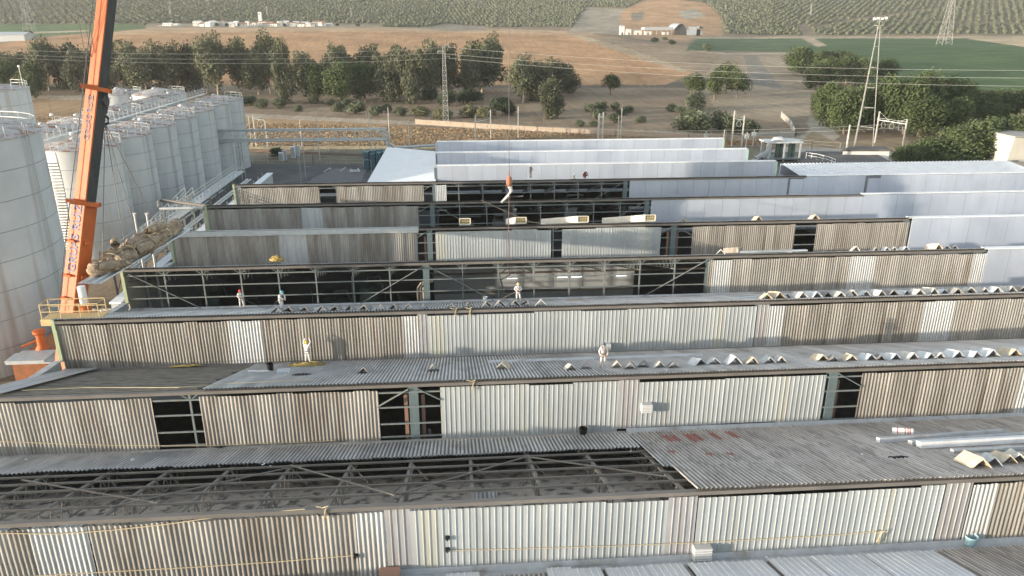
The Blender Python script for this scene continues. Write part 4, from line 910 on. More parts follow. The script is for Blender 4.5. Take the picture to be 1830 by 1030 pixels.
def trunk_mesh(name, mat_, seed, h0, h1, r=.03):
    rs = random.Random(seed); mb = MB(); p = [(0, 0, -.02)]; 
    for i in range(1, 5): p.append((rs.uniform(-.02, .02) * i, rs.uniform(-.02, .02) * i, h1 * i / 4))
    mb.tube(p, [r * 1.3, r, r * .8, r * .6, r * .3], 7)
    for i in range(5):
        a = rs.uniform(0, 6.28); z = h0 + (h1 - h0) * i / 5; L_ = rs.uniform(.16, .3)
        q = (cos(a) * L_, sin(a) * L_, z + L_ * 1.0); mb.tube([(0, 0, z), (q[0] * .5, q[1] * .5, z + L_ * .4), q], [r * .5, r * .35, r * .12], 5)
    me = bpy.data.meshes.new(name); me.from_pydata(mb.v, [], mb.f); me.materials.append(mat_); return me
TM = {'euc': trunk_mesh('trunk', m_woodl, 1, .1, .8, .022), 'round': trunk_mesh('trunk', m_wood, 2, .15, .7, .03), 'pine': trunk_mesh('trunk', m_wood, 3, .25, .7, .028),
      'olive': trunk_mesh('trunk', m_wood, 4, .05, .5, .04), 'dark': trunk_mesh('trunk', m_wood, 5, .05, .5, .03), 'reed': trunk_mesh('trunk', m_woodl, 6, .05, .7, .02), 'fig': trunk_mesh('trunk', m_woodl, 7, .1, .7, .02)}
KINDN = {'euc': ('eucalyptus_tree', 'tree'), 'round': ('plane_tree', 'tree'), 'pine': ('umbrella_pine', 'tree'), 'olive': ('olive_shrub', 'shrub'), 'dark': ('mastic_shrub', 'shrub'), 'reed': ('reed_shrub', 'shrub'), 'fig': ('walnut_tree', 'tree')}
TREES = [  # x, base y, top y, width px, kind, where
 *[(x, b, t, w_, 'euc', 'in the grey green row behind the tanks') for x, b, t, w_ in ((22,160,82,60),(52,158,72,50),(88,162,66,52),(118,158,62,48),(150,164,70,50),(198,160,64,48),(234,165,52,46),(262,172,80,52),(290,168,66,46),(318,170,76,48),(345,166,66,44),(372,168,70,44),(390,172,62,42))],
 *[(x, b, t, w_, 'round', 'low and green by the left edge of the tanks') for x, b, t, w_ in ((18,172,94,60),(62,176,100,56))],
 *[(x, b, t, w_, 'euc', 'in the grey green row before the lattice pylon') for x, b, t, w_ in ((436,166,66,44),(462,170,74,44),(484,168,64,40),(512,184,66,40),(545,170,78,40),(592,168,90,36),(618,168,62,40),(662,166,70,42),(690,168,62,40),(715,180,60,44),(738,186,56,52),(770,176,72,44),(700,182,110,44),(600,170,78,34))],
 *[(x, b, t, w_, 'round', 'bright green, in front of the eucalyptus row') for x, b, t, w_ in ((568,182,100,70),(612,184,94,70),(652,180,98,56))],
 *[(x, b, t, w_, 'euc', 'standing alone right of the lattice pylon') for x, b, t, w_ in ((800,172,66,48),(838,172,82,40),(862,166,60,76),(880,160,66,44),(935,184,98,44),(962,180,96,56),(990,172,106,54),(1012,166,112,40),(985,212,134,48))],
 *[(x, b, t, w_, 'pine', 'with a ball crown on the brown slope') for x, b, t, w_ in ((1091,170,126,36),(1240,178,124,46),(1276,182,122,44),(1297,168,104,56),(1316,176,120,40))],
 (1242,196,152,44,'olive','below the umbrella pines, upright grey green'),
 *[(x, b, t, w_, 'dark', 'dense, at the foot of the lattice pylon') for x, b, t, w_ in ((768,184,150,46),(800,190,152,44),(833,186,150,50),(850,184,158,36),(896,204,164,46),(910,206,172,34))],
 *[(x, b, t, w_, 'reed', 'pale brownish beside the wall by the pylon') for x, b, t, w_ in ((752,208,184,44),(790,212,186,44),(838,210,182,46),(868,212,184,44))],
 *[(x, b, t, w_, 'olive', 'along the road behind the yard') for x, b, t, w_ in ((412,184,158,34),(428,190,160,34),(450,188,162,30),(468,194,168,28),(497,194,168,30),(500,186,170,24),(533,200,182,20),(560,186,166,26),(604,200,176,28),(590,188,172,24),(636,204,168,42),(622,190,172,26),(676,208,180,32),(690,202,180,24),(716,208,184,26))],
 *[(x, b, t, w_, 'olive', 'in the plot below the lone pine') for x, b, t, w_ in ((1054,200,180,28),(1074,198,174,30),(1097,198,176,22),(1122,202,184,26),(1072,214,188,34),(1095,220,196,34),(1145,220,200,24),(1036,226,210,22),(1062,226,212,20),(1110,206,190,24),(1200,200,180,26),(1215,204,186,26))],
 *[(x, b, t, w_, 'olive', 'in the big hedge beside the concrete wall') for x, b, t, w_ in ((1222,232,190,50),(1250,236,186,56),(1288,234,184,48),(1312,240,198,42),(1340,240,200,44),(1234,206,186,30))],
 *[(x, b, t, w_, 'round', 'in the clump by the green field') for x, b, t, w_ in ((1430,134,78,54),(1462,136,84,46),(1496,130,82,60),(1512,150,88,56),(1480,158,92,52),(1456,160,104,46),(1540,156,98,56),(1578,150,100,44))],
 *[(x, b, t, w_, 'round', 'in the dark grove behind the light tower') for x, b, t, w_ in ((1478,228,138,66),(1508,240,140,70),(1545,236,134,72),(1580,238,120,70),(1615,240,118,76),(1650,236,112,80),(1690,232,118,74),(1722,222,140,64),(1465,210,150,44),(1640,244,160,80),(1700,240,160,70))],
 *[(x, b, t, w_, 'round', 'in the lower grove at the right edge') for x, b, t, w_ in ((1752,216,150,60),(1784,212,152,56),(1815,212,148,58),(1770,230,176,60),(1845,210,160,60))],
 *[(x, b, t, w_, 'fig', 'close behind the white factory roof') for x, b, t, w_ in ((1625,300,250,70),(1662,300,238,80),(1700,300,222,92),(1742,296,200,96),(1780,292,196,90),(1722,302,244,80),(1768,300,240,80),(1815,294,188,90),(1850,290,186,90))],
 (495,282,258,32,'dark','alone on the grass verge of the yard'), (1170,76,64,16,'dark','beside the far hangar'), (1200,80,68,18,'dark','below the far hangar'), (1188,72,64,14,'olive','in front of the far hangar'), (1262,92,72,20,'olive','at the near edge of the small green field'),
 (52,66,52,24,'dark','alone by the far road at the left'),
]
cnt = {}
tot = {}
for T_ in TREES: tot[(T_[4], T_[5])] = tot.get((T_[4], T_[5]), 0) + 1
order = sorted(range(len(TREES)), key=lambda i: TREES[i][0])
rank = {}
for i in order:
    kk = (TREES[i][4], TREES[i][5]); rank[i] = cnt.get(kk, 0); cnt[kk] = rank[i] + 1
ADJ = {'euc': 'tall eucalyptus', 'round': 'leafy tree', 'pine': 'umbrella pine', 'olive': 'olive bush', 'dark': 'dark shrub', 'reed': 'feathery shrub', 'fig': 'walnut tree'}
for i, (x, by, ty, w_, kd, where) in enumerate(TREES):
    g_ = ground_hit(x, by) if by < 240 else onz(x, by, 0)
    d_ = hypot(g_[0], g_[1]); ht = elev_z(x, ty, d_) - g_[2]; zc = (g_ - CAM) @ FV; wd = w_ * zc / FPX
    n_, c_ = KINDN[kd]
    lab = '%s %s%s' % (ADJ[kd], where, ', %s from the left' % ordn(rank[i]) if tot[(kd, where)] > 1 else '')
    o = thing(n_, lab, c_, tuple(g_ - [0, 0, .1]), ('%ss %s' % (ADJ[kd], where))[:60] if tot[(kd, where)] > 1 else None, rz=rnd.uniform(0, 6.28))
    cr_ = bpy.data.objects.new('crown', rnd.choice(CM[kd])); COL.objects.link(cr_); cr_.parent = o
    wd *= rnd.uniform(1.3, 1.8) if kd == 'euc' else 1.22; ht *= rnd.uniform(.88, 1.12) if kd == 'euc' else 1.04
    cr_.scale = (wd, wd * rnd.uniform(.85, 1.15), ht)
    tr = bpy.data.objects.new('trunk', TM[kd]); COL.objects.link(tr); tr.parent = o; tr.scale = (min(ht, wd) * .9, min(ht, wd) * .9, ht * .95)

# ------------------------------------------------------------------ people on the roofs
def person(label, loc, rz, pose, helmet, harness=True, suit=None, crouch=False, mask=True):
    o = thing('person', label, 'person', tuple(loc), 'workers on the factory roof', rz)
    OFF[o.name] = np.zeros(3)
    # joints (facing -Y), metres
    J = dict(pel=(0,0,.93), bel=(0,0,1.10), che=(0,0,1.30), nec=(0,0,1.48), hea=(0,-.01,1.58), top=(0,0,1.72),
             shl=(.18,0,1.40), shr=(-.18,0,1.40), ell=(.27,.02,1.14), elr=(-.27,.02,1.14), wrl=(.24,-.14,.93), wrr=(-.24,-.14,.93),
             hil=(.10,0,.88), hir=(-.10,0,.88), knl=(.12,-.02,.48), knr=(-.12,-.02,.48), anl=(.13,.02,.09), anr=(-.13,.02,.09), tol=(.15,-.17,.05), tor=(-.15,-.17,.05))
    J.update(pose)
    names = list(J); V = [Vector(J[n]) for n in names]; ix = {n: i for i, n in enumerate(names)}
    Rr = dict(pel=.15, bel=.145, che=.165, nec=.06, hea=.095, top=.075, shl=.085, shr=.085, ell=.06, elr=.06, wrl=.042, wrr=.042, hil=.11, hir=.11, knl=.078, knr=.078, anl=.06, anr=.06, tol=.045, tor=.045)
    R_ = [Rr[n] for n in names]
    E = [('pel','bel'),('bel','che'),('che','nec'),('nec','hea'),('hea','top'),('che','shl'),('shl','ell'),('ell','wrl'),('che','shr'),('shr','elr'),('elr','wrr'),('pel','hil'),('hil','knl'),('knl','anl'),('anl','tol'),('pel','hir'),('hir','knr'),('knr','anr'),('anr','tor')]
    E = [(ix[a], ix[b_]) for a, b_ in E]
    nose = len(V); V.append(Vector(J['hea']) + Vector((0, -.115, .005))); R_.append(.018); E.append((ix['hea'], nose))
    for sd in 'lr':
        w_ = Vector(J['wr' + sd]); d = (w_ - Vector(J['el' + sd])).normalized(); s_ = d.cross(Vector((0, 1, 0.3))).normalized(); n_ = d.cross(s_)
        pm = len(V); V.append(w_ + d * .07); R_.append(.035); E.append((ix['wr' + sd], pm))
        for f_, (off, ln) in enumerate(((-.033, .062), (-.011, .075), (.011, .070), (.033, .052))):
            a = len(V); V.append(w_ + d * .10 + s_ * off); V.append(w_ + d * (.10 + ln * .55) + s_ * off * 1.1 + n_ * .012); V.append(w_ + d * (.10 + ln) + s_ * off * 1.1 + n_ * .035); R_ += [.010, .009, .008]; E += [(pm, a), (a, a + 1), (a + 1, a + 2)]
        a = len(V); V.append(w_ + d * .05 - s_ * .045); V.append(w_ + d * .09 - s_ * .06 + n_ * .02); R_ += [.012, .010]; E += [(pm, a), (a, a + 1)]
    me = bpy.data.meshes.new('body'); me.from_pydata([tuple(v) for v in V], E, []); tmp = bpy.data.objects.new('tmp', me); COL.objects.link(tmp)
    sk = tmp.modifiers.new('s', 'SKIN'); 
    for i, r in enumerate(R_): me.skin_vertices[0].data[i].radius = (r, r)
    me.skin_vertices[0].data[0].use_root = True
    sb = tmp.modifiers.new('u', 'SUBSURF'); sb.levels = 1
    bm = bpy.data.meshes.new_from_object(tmp.evaluated_get(bpy.context.evaluated_depsgraph_get())); bpy.data.objects.remove(tmp)
    bm.materials.clear(); bm.materials.append(suit or m_cover); bm.materials.append(m_skin); bm.materials.append(m_blackp)
    hd = Vector(J['hea']); 
    for p in bm.polygons:
        c = p.center; p.use_smooth = True; p.material_index = 0
        if (c - hd).length < .13 and c.z > hd.z - .08 and c.y < hd.y - .045: p.material_index = 1
        for sd in 'lr':
            if (c - (Vector(J['wr'+sd]) + (Vector(J['wr'+sd]) - Vector(J['el'+sd])).normalized() * .09)).length < .10: p.material_index = 1
            if (c - Vector(J['to'+sd])).length < .10 or (c - Vector(J['an'+sd])).length < .075: p.material_index = 2
    b_ = bpy.data.objects.new('body', bm); COL.objects.link(b_); b_.parent = o
    def part(n, mb, mt_, sm=True):
        q = mb.build(n, mt_, o, smooth=sm); return q
    up = (Vector(J['top']) - hd).normalized()
    if helmet is not None:
        mb = MB(); hz_ = hd + Vector((0, 0, .045))
        mb.lathe(hz_, [(.17, 0), (.13, .01), (.125, .06), (.10, .12), (.055, .155), (.01, .165)], 16); mb.add([hz_ + Vector(q) for q in ((-.09,-.11,.01),(.09,-.11,.01),(.06,-.2,-.005),(-.06,-.2,-.005))], [(0,1,2,3)]); part('helmet', mb, helmet)
    for sx_ in (-.035, .035):
        mb = MB(); mb.lathe(hd + Vector((sx_, -.098, .015)), [(.012, -.01), (.014, 0), (.001, .012)], 8); part('eye', mb, m_blackp)
    if mask: mb = MB(); mb.lathe(hd + Vector((0, -.085, -.06)), [(.03, -.02), (.045, .0), (.035, .03), (.01, .045)], 10); part('dust_mask', mb, m_cap)
    if harness:
        mb = MB(); ch = Vector(J['che']); pe = Vector(J['pel'])
        for a, b2, c2 in ((.09, -.175, .04), (-.09, -.175, -.04)): mb.tube([ch + Vector((a * 1.1, .02, .20)), ch + Vector((a, -.15, .06)), ch + Vector((a * .8, -.165, -.12)), pe + Vector((a, -.15, .04))], .018, 5)
        mb.tube([ch + Vector((.13 * cos(q) * 1.35, .18 * sin(q), -.02)) for q in np.linspace(0, 2*pi, 13)], .014, 5)
        mb.tube([pe + Vector((.175 * cos(q), .165 * sin(q), .07)) for q in np.linspace(0, 2*pi, 15)], .026, 5)
        for sd, sx_ in (('l', 1), ('r', -1)):
            h_ = Vector(J['hi' + sd]); mb.tube([h_ + Vector((.125 * cos(q) , .125 * sin(q), -.10 + .03 * cos(q) * sx_)) for q in np.linspace(0, 2*pi, 11)], .014, 5)
        part('safety_harness', mb, m_harn)
    return o
m_harn = M('dark_harness', (.05,.05,.06), rough=.8)
m_hr = M('red_helmet', (.55,.06,.04), rough=.35); m_hb = M('turquoise_helmet', (.10,.42,.50), rough=.35); m_hy = M('yellow_helmet', (.70,.48,.06), rough=.35); m_hw = M('white_helmet', (.8,.8,.78), rough=.35); m_hg = M('grey_hood', (.10,.12,.17), rough=.8); m_hc = M('cream_helmet', (.72,.55,.32), rough=.5)
m_dk = M('dark_red_jacket', (.16,.05,.05), rough=.9); m_gr = M('grey_overall', (.30,.29,.28), rough=.9)
def stand(x, y, k, ds=0):
    q = onroof(x, y, k); return (q[0], q[1], roofz2(q[1] - RY(k)) + .07)
P1 = person('worker in white coverall and red helmet standing at the left of the third ridge', stand(433, 553, 2), .25,
   dict(wrl=(.02,-.24,1.08), wrr=(-.06,-.25,1.02), ell=(.27,-.04,1.16), elr=(-.27,-.04,1.16), knl=(.16,-.12,.50), anl=(.20,-.02,.10), tol=(.22,-.19,.05)), m_hr)
P2 = person('worker in white coverall and turquoise helmet bending forward, hands together', stand(503, 555, 2), .95,
   dict(che=(0,-.12,1.27), nec=(0,-.20,1.42), hea=(0,-.25,1.51), top=(0,-.27,1.64), shl=(.18,-.13,1.36), shr=(-.18,-.13,1.36), ell=(.22,-.30,1.14), elr=(-.22,-.30,1.14), wrl=(.05,-.52,1.02), wrr=(-.05,-.52,1.0), knl=(.13,-.08,.47), anl=(.15,.12,.1), tol=(.16,-.05,.05), anr=(-.2,-.22,.1), tor=(-.2,-.4,.05), knr=(-.16,-.18,.5)), m_hb)
P3 = person('worker in white coverall and yellow helmet reaching up with both arms by the grey cladding', stand(551, 650, 1), pi - .35,
   dict(hea=(0,-.02,1.58), top=(0,.05,1.71), ell=(.30,-.10,1.62), elr=(-.28,-.12,1.66), wrl=(.16,-.20,1.86), wrr=(-.14,-.22,1.92), knl=(.13,-.02,.48), anl=(.2,0,.09), anr=(-.2,.05,.09), tol=(.22,-.18,.05), tor=(-.22,-.14,.05)), m_hy)
P4 = person('worker in white coverall and cream helmet holding hands at his belly, centre of third ridge', stand(926, 541, 2), -.1,
   dict(ell=(.32,-.02,1.16), elr=(-.34,.02,1.18), wrl=(.08,-.22,1.08), wrr=(-.10,-.23,1.04), knl=(.17,-.02,.48), anl=(.22,.02,.09), tol=(.25,-.17,.05), knr=(-.12,-.02,.48)), m_hc)
P5 = person('worker in pinkish white coverall, dark grey hood and harness facing the camera', stand(1077, 658, 1), .05,
   dict(ell=(.28,0,1.13), elr=(-.28,0,1.13), wrl=(.23,-.16,.93), wrr=(-.23,-.16,.93)), m_hg, mask=False, suit=M('pinkish_coverall', (.72,.64,.60), (.62,.54,.51), 6, rough=.9))
P6 = person('distant worker in dark vest and white helmet standing on the seventh ridge', stand(948, 319, 6), .9, dict(ell=(.25,-.06,1.15), elr=(-.25,-.06,1.15), wrl=(.1,-.3,1.12), wrr=(-.1,-.3,1.12)), m_hw, suit=m_gr)
cr_pose = dict(pel=(0,.12,.42), bel=(0,.05,.58), che=(0,-.12,.76), nec=(0,-.26,.90), hea=(0,-.32,.98), top=(0,-.36,1.1), shl=(.18,-.14,.86), shr=(-.18,-.14,.86), ell=(.24,-.36,.66), elr=(-.24,-.36,.66), wrl=(.1,-.52,.5), wrr=(-.1,-.52,.5),
   hil=(.1,.1,.38), hir=(-.1,.1,.38), knl=(.16,-.32,.46), knr=(-.16,-.30,.44), anl=(.15,-.02,.09), anr=(-.15,.0,.09), tol=(.16,-.2,.05), tor=(-.16,-.18,.05))
P7 = person('distant worker in white suit and white helmet half hidden behind the seventh ridge', np.array(stand(1027, 322, 6)) + [0, 1.2, -.5], .3, cr_pose, m_hw)
P8 = person('distant worker in dark red jacket and white helmet crouching on the seventh ridge', stand(1044, 320, 6), .9, cr_pose, m_hw, suit=m_dk)
# lanyards
for i, (P_, q) in enumerate(((P1, (1.6, 1.3)), (P2, (-1.6, 1.2)), (P4, (-2.6, 1.4)))):
    l = np.array(P_.location); a = l + [0, .1, 1.0]; b2 = np.array([l[0] + q[0], l[1] + q[1], roofz2(l[1] + q[1] - RY(2)) + .08])
    o = thing('safety_line', 'dark safety line trailing from the worker with the %s helmet' % ['red', 'turquoise', 'cream'][i], 'rope', tuple(a)); mb = MB(); mb.tube([a, (a + b2) / 2 - [0, 0, .15], b2], .022, 5); mb.build('line', m_cable, o)

# ------------------------------------------------------------------ folded ridge caps standing on the roofs
def cap_mesh(name, w_, h, L_, seed, th=.05):
    rs = random.Random(seed); mb = MB(); nj = 5
    for sg in (-1, 1):
        vv = []
        for j in range(nj + 1):
            y = -L_ / 2 + L_ * j / nj
            for i, (x_, z_) in enumerate(((sg * w_ / 2 * 1.0, 0), (sg * w_ / 4, h * .52), (0, h), (0, h - th * 1.3), (sg * (w_ / 4 - th*.7), h * .52 - th * .5), (sg * (w_ / 2 - th * 1.1), 0))):
                vv.append((x_ + rs.uniform(-.012, .012) + sg * .03 * sin(j * 2), y + (rs.uniform(-.05, .05) if i in (0, 5) and j in (0, nj) else 0), z_ + rs.uniform(-.01, .01)))
        n = 6; ff = [(j*n+i, j*n+(i+1) % n, (j+1)*n+(i+1) % n, (j+1)*n+i) for j in range(nj) for i in range(n)] + [tuple(range(n)), tuple(nj*n + i for i in range(n))]
        mb.add(vv, ff)
    me = bpy.data.meshes.new(name); me.from_pydata(mb.v, [], mb.f); return me
m_caps = [M('cap_grey_white', (.62,.61,.58), (.42,.40,.36), 2.5, rough=.8, rand=.15, c3=(.20,.19,.18), s3=3, lo3=.55, hi3=.68), M('cap_tan', (.58,.50,.38), (.44,.37,.28), 2.5, rough=.9, rand=.15, c3=(.60,.57,.52), s3=2), M('cap_silver', (.66,.68,.70), (.46,.48,.50), 3, rough=.45, metal=.3, rand=.1), M('cap_dark', (.30,.29,.28), (.20,.19,.18), 3, rough=.9, rand=.15)]
capmeshes = []
for s_ in range(3):
    for mi in range(4):
        me = cap_mesh('cap', .92, .46, 1.25, s_ * 4 + mi); me.materials.append(m_caps[mi]); capmeshes.append(me)
CAPS = {
 ('left half of the second ridge', 1, 'plain'): [(655,664,3,.9),(775,664,3,.9),(900,660,1,1)],
 ('second ridge between hooded worker and main column', 1, 'row'): [(1018,662,0,.8),(1048,660,3,.8),(1102,658,1,.85),(1127,660,3,.85),(1150,657,3,.85),(1177,658,0,.85),(1203,658,3,.8),(1245,653,2,1),(1275,652,2,1),(1310,652,2,1.15),(1342,652,1,1),(1372,650,2,1),(1392,650,0,.9)],
 ('right end of the second ridge', 1, 'long'): [(1463,646,1,1),(1487,647,3,.9),(1517,646,1,1),(1548,645,2,1),(1570,645,3,.8),(1592,644,2,1),(1622,643,0,1),(1652,642,2,1.05),(1675,642,0,.85),(1702,640,2,1.15),(1732,640,2,1),(1765,639,2,1.15),(1800,637,1,1.1),(1830,636,2,1)],
 ('left half of the third ridge', 2, 'dark'): [(497,556,3,1),(523,556,3,.95),(550,555,3,.95),(577,554,3,.95),(603,554,3,.9),(628,553,3,.9),(655,552,3,.9),(681,551,3,.9),(707,550,3,.85),(732,549,3,.85),(757,549,3,.8)],
 ('third ridge beside the worker in the centre', 2, 'mid'): [(808,546,3,.9),(836,545,3,.9),(868,544,3,.95),(892,544,3,1),(918,543,3,1),(942,542,3,1),(967,541,0,1)],
 ('right half of the third ridge', 2, 'r'): [(1368,530,1,1.1),(1384,529,1,1.2)] + [(1404 + 23.2 * i, 529.5 - .36 * i, [0,0,2,3,0,0,2,0,3,2][i % 10], .92 + .1 * ((i * 7) % 3)) for i in range(19)],
 ('right part of the fourth ridge', 3, 'd'): [(1288,453,0,1),(1415,447,3,.7),(1527,447,0,.95),(1562,447,3,.7),(1582,447,2,.7),(1596,446,0,.75),(1614,446,2,.8),(1668,444,1,1.1),(1688,444,2,.9),(1703,443,3,.8)],
 ('fifth ridge', 4, 'e'): [(1219,396,1,1.05),(1352,393,1,1.0),(1453,391,1,1.05)],
 ('nearest ridge at the right edge', 0, 'a'): [(1738,833,1,1.15),(1766,831,2,1.0),(1790,827,1,1.0),(1812,825,0,1.1)],
}
for (where, k, _), lst in CAPS.items():
    lst = sorted(lst)
    for i, (x, y, mi, sc) in enumerate(lst):
        q = onroof(x, y, k); s_ = min(max(q[1] - RY(k), .75), 4.5) if k else q[1] - RY(k)
        if k >= 2: s_ = min(s_, .9 + .25 * (i % 3))
        Yq = RY(k) + s_; X = solveX(x, Yq, roofz2(s_))
        col = ['pale grey', 'tan stained', 'silvery', 'dark grey'][mi]
        o = bpy.data.objects.new('ridge_cap', capmeshes[(i % 3) * 4 + mi]); COL.objects.link(o)
        o.location = (X, Yq, roofz2(s_) + .07); o.scale = (sc, sc * rnd.uniform(.9, 1.15), sc * rnd.uniform(.9, 1.1)); o.rotation_euler = (-math.atan(DROP / PIT) + rnd.uniform(-.04, .04), rnd.uniform(-.06, .06), rnd.uniform(-.34, .2))
        tag(o, '%s folded cap, %s from left, %s' % (col, ordn(i), where), 'ridge cap', 'folded ridge caps on the %s' % where)

# ------------------------------------------------------------------ four square vent hoods on the fifth ridge
for i, x in enumerate((831, 931, 1042, 1162)):
    Y = RY(4) + .9; X = solveX(x, Y, 10.6); Yv = Y
    o = thing('vent_hood', 'cream duct with yellow grille on the fifth ridge, %s of four from the left' % ordn(i), 'vent', (X, Yv, 10.3), 'square vent hoods')
    L_ = [1.2, 2.6, 5.2, 5.6][i]; w_, h_ = .62, .36; tl = [0, -.9, -3.4, -3.6][i]
    mb = MB(); fr = [(-w_, -h_), (-w_*.85, -h_*1.15), (w_*.85, -h_*1.15), (w_, -h_), (w_, h_*.8), (w_*.85, h_), (-w_*.85, h_), (-w_, h_*.8)]
    zc_ = 10.78
    vv = [(X + a, Yv, zc_ + b_) for a, b_ in fr] + [(X + a * .9 + tl, Yv + L_, zc_ + b_ * .9 - L_ * .30) for a, b_ in fr] + [(X + a * .86, Yv, zc_ + b_ * .78) for a, b_ in fr] + [(X + a * .84, Yv + .25, zc_ + b_ * .74) for a, b_ in fr]
    n = 8; mb.add(vv, [(j, (j+1) % n, n + (j+1) % n, n + j) for j in range(n)] + [(j, 2*n + j, 2*n + (j+1) % n, (j+1) % n) for j in range(n)] + [(2*n+j, 3*n+j, 3*n+(j+1) % n, 2*n+(j+1) % n) for j in range(n)])
    mb.build('duct', M('cream_duct', (.66,.62,.54), rough=.6) if i == 0 else bpy.data.materials['cream_duct'], o)
    mb = MB(); mb.box(X - w_*.85, X + w_*.85, Yv + .2, Yv + .24, zc_ - h_*.8, zc_ + h_*.72); mb.build('grille_back', M('ochre_grille', (.30,.24,.10), rough=.7) if i == 0 else bpy.data.materials['ochre_grille'], o)
    mb = MB()
    for j in range(5): mb.box(X - w_*.85 + j * w_*.41, X - w_*.85 + j * w_*.41 + .05, Yv + .05, Yv + .12, zc_ - h_*.8, zc_ + h_*.72)
    for j in range(3): mb.box(X - w_*.85, X + w_*.85, Yv + .06, Yv + .13, zc_ - h_*.78 + j * h_*.72, zc_ - h_*.78 + j * h_*.72 + .05)
    mb.build('grille', M('yellow_grille', (.52,.46,.30), rough=.6) if i == 0 else bpy.data.materials['yellow_grille'], o)

# ------------------------------------------------------------------ things lying on the roofs
def lay(x, y, k, h=.09):
    q = onroof(x, y, k)
    if k >= 3: s_ = min(q[1] - RY(k), .4); q = np.array([solveX(x, RY(k) + s_, roofz2(s_)), RY(k) + s_, 0])
    return np.array([q[0], q[1], roofz2(q[1] - RY(k)) + h])
def bucket(x, y, k, label, mat_, r=.17, h=.34, group=None):
    q = lay(x, y, k); o = thing('bucket', label, 'bucket', tuple(q), group)
    mb = MB(); mb.lathe(q, [(.01, .01), (r * .8, .01), (r, h), (r + .02, h), (r + .02, h + .02), (r - .02, h), (r * .75, .05), (.01, .05)], 18); mb.build('bucket_body', mat_, o, smooth=False)
    mb = MB(); mb.tube([q + [r * cos(a), 0, h + r * .9 * sin(a)] for a in np.linspace(0, pi, 9)], .008, 4); mb.build('handle', m_cable, o)
bucket(867, 541, 2, 'white bucket standing left of the centre worker on the third ridge', m_cap, .2, .42)
bucket(484, 664, 1, 'black bucket on the second ridge left of the yellow rope heap', m_blackp, .24, .5)
bucket(1042, 778, 0, 'black tub standing by the valley under the long white cladding', m_blackp, .26, .4)
bucket(1732, 976, -1, 'light blue bucket at the gutter in the bottom right corner', M('blue_bucket', (.35,.55,.62), rough=.5), .28, .5)
def ropepile(name, label, x, y, k, r, h, mat_, n=9, fl=.5):
    q = lay(x, y, k, .06); o = thing(name, label, 'rope', tuple(q)); mb = MB(); rs = random.Random(int(x)); pts = []
    for i in range(n * 14):
        a = i * .45; rr = r * (rs.uniform(.25, 1)); pts.append(q + np.array([rr * cos(a) * 1.5, rr * sin(a) * fl, h * rs.random() * (1 - rr / r * .7) - rr * sin(a) * fl * DROP / PIT - (.12 if k == 3 else 0)]))
    mb.tube(pts, .035, 5); mb.build('coils', mat_, o, smooth=True); return o
ropepile('rope_heap', 'heap of yellow rope lying at the feet of the reaching worker', 550, 655, 1, .95, .42, m_yrope, 16, .7)
ropepile('rope_heap', 'tangle of yellow rope and sacking in the valley before the fifth ridge', 495, 466, 3, .34, .55, m_yrope, 12)
ropepile('rope_heap', 'thin yellow rope scattered at the left of the second ridge valley', 335, 656, 1, .9, .12, m_yrope, 7)
ropepile('black_hose', 'short coil of black hose lying on the second ridge', 540, 672, 1, .5, .14, m_blackp, 5)
ropepile('black_hose', 'black strip of hose lying on the right roof slope', 1603, 820, 0, .45, .12, m_blackp, 4, .4)
ropepile('white_plastic', 'crumpled white plastic sheet lying at the left of the second valley', 146, 655, 1, .4, .22, m_cap, 6)
ropepile('dark_debris', 'knot of dark cable beside the valley rope on the left', 395, 801, 0, .35, .16, m_blackp, 5)
def board(label, p, q, w_, h, mat_, name='board', cat='board', group=None):
    o = thing(name, label, cat, tuple(p), group); mb = MB(); mb.bar(p, q, w_, h); r = mb.build(name + '_body', mat_, o)
    mb = MB(); p_ = np.array(p); q_ = np.array(q); d = (q_ - p_) / np.linalg.norm(q_ - p_); s_ = np.cross(d, [0, 0, 1.]); mb.bar(p_ + s_ * w_ * .5 + [0, 0, h * .4], q_ + s_ * w_ * .5 + [0, 0, h * .4], .04, h); mb.build('folded_edge', mat_, o); return o
board('short white board lying left of the black bucket', lay(443, 666, 1), lay(480, 666, 1), .22, .05, m_cap)
board('white board leaning by the feet of the reaching worker', lay(558, 645, 1, .2), lay(590, 643, 1, .25), .2, .06, m_cap)
board('grey box lid with black strap lying on the second ridge', lay(495, 668, 1, .15), lay(519, 667, 1, .15), .7, .10, m_galv, 'box_lid', 'lid')
board('long pale grey flashing lying behind the hooded worker', lay(872, 650, 1, .12), lay(1255, 637, 1, .12), .45, .06, m_gut, 'long_flashing', 'flashing')
board('long pale grey flashing on the right of the second ridge, nearer its end', lay(1566, 637, 1, .12), lay(1732, 632, 1, .12), .42, .06, m_gut, 'long_flashing', 'flashing')
board('long pale grey flashing reaching the right edge on the second ridge', lay(1735, 632, 1, .14), lay(1900, 626, 1, .14), .42, .06, m_gut, 'long_flashing', 'flashing')
board('white metal strip lying on the fourth ridge beside the caps', lay(1322, 452, 3, .07), lay(1442, 449, 3, .07), .3, .08, m_galv, 'long_flashing', 'flashing')
board('pale strip lying before the fourth ridge right of the end wall', lay(1316, 536, 2, .12), lay(1362, 533, 2, .12), .4, .08, m_gut, 'long_flashing', 'flashing')
board('small heap of tan boards on the third ridge in the centre', lay(1012, 540, 2, .08), lay(1040, 539, 2, .08), .45, .08, M('tan_board', (.42,.33,.24), rough=.9))
board('thick dark board lying at the left end of the fourth ridge caps', lay(1296, 452, 3, .2), lay(1322, 451, 3, .2), .7, .3, m_asb2, 'board', 'board')
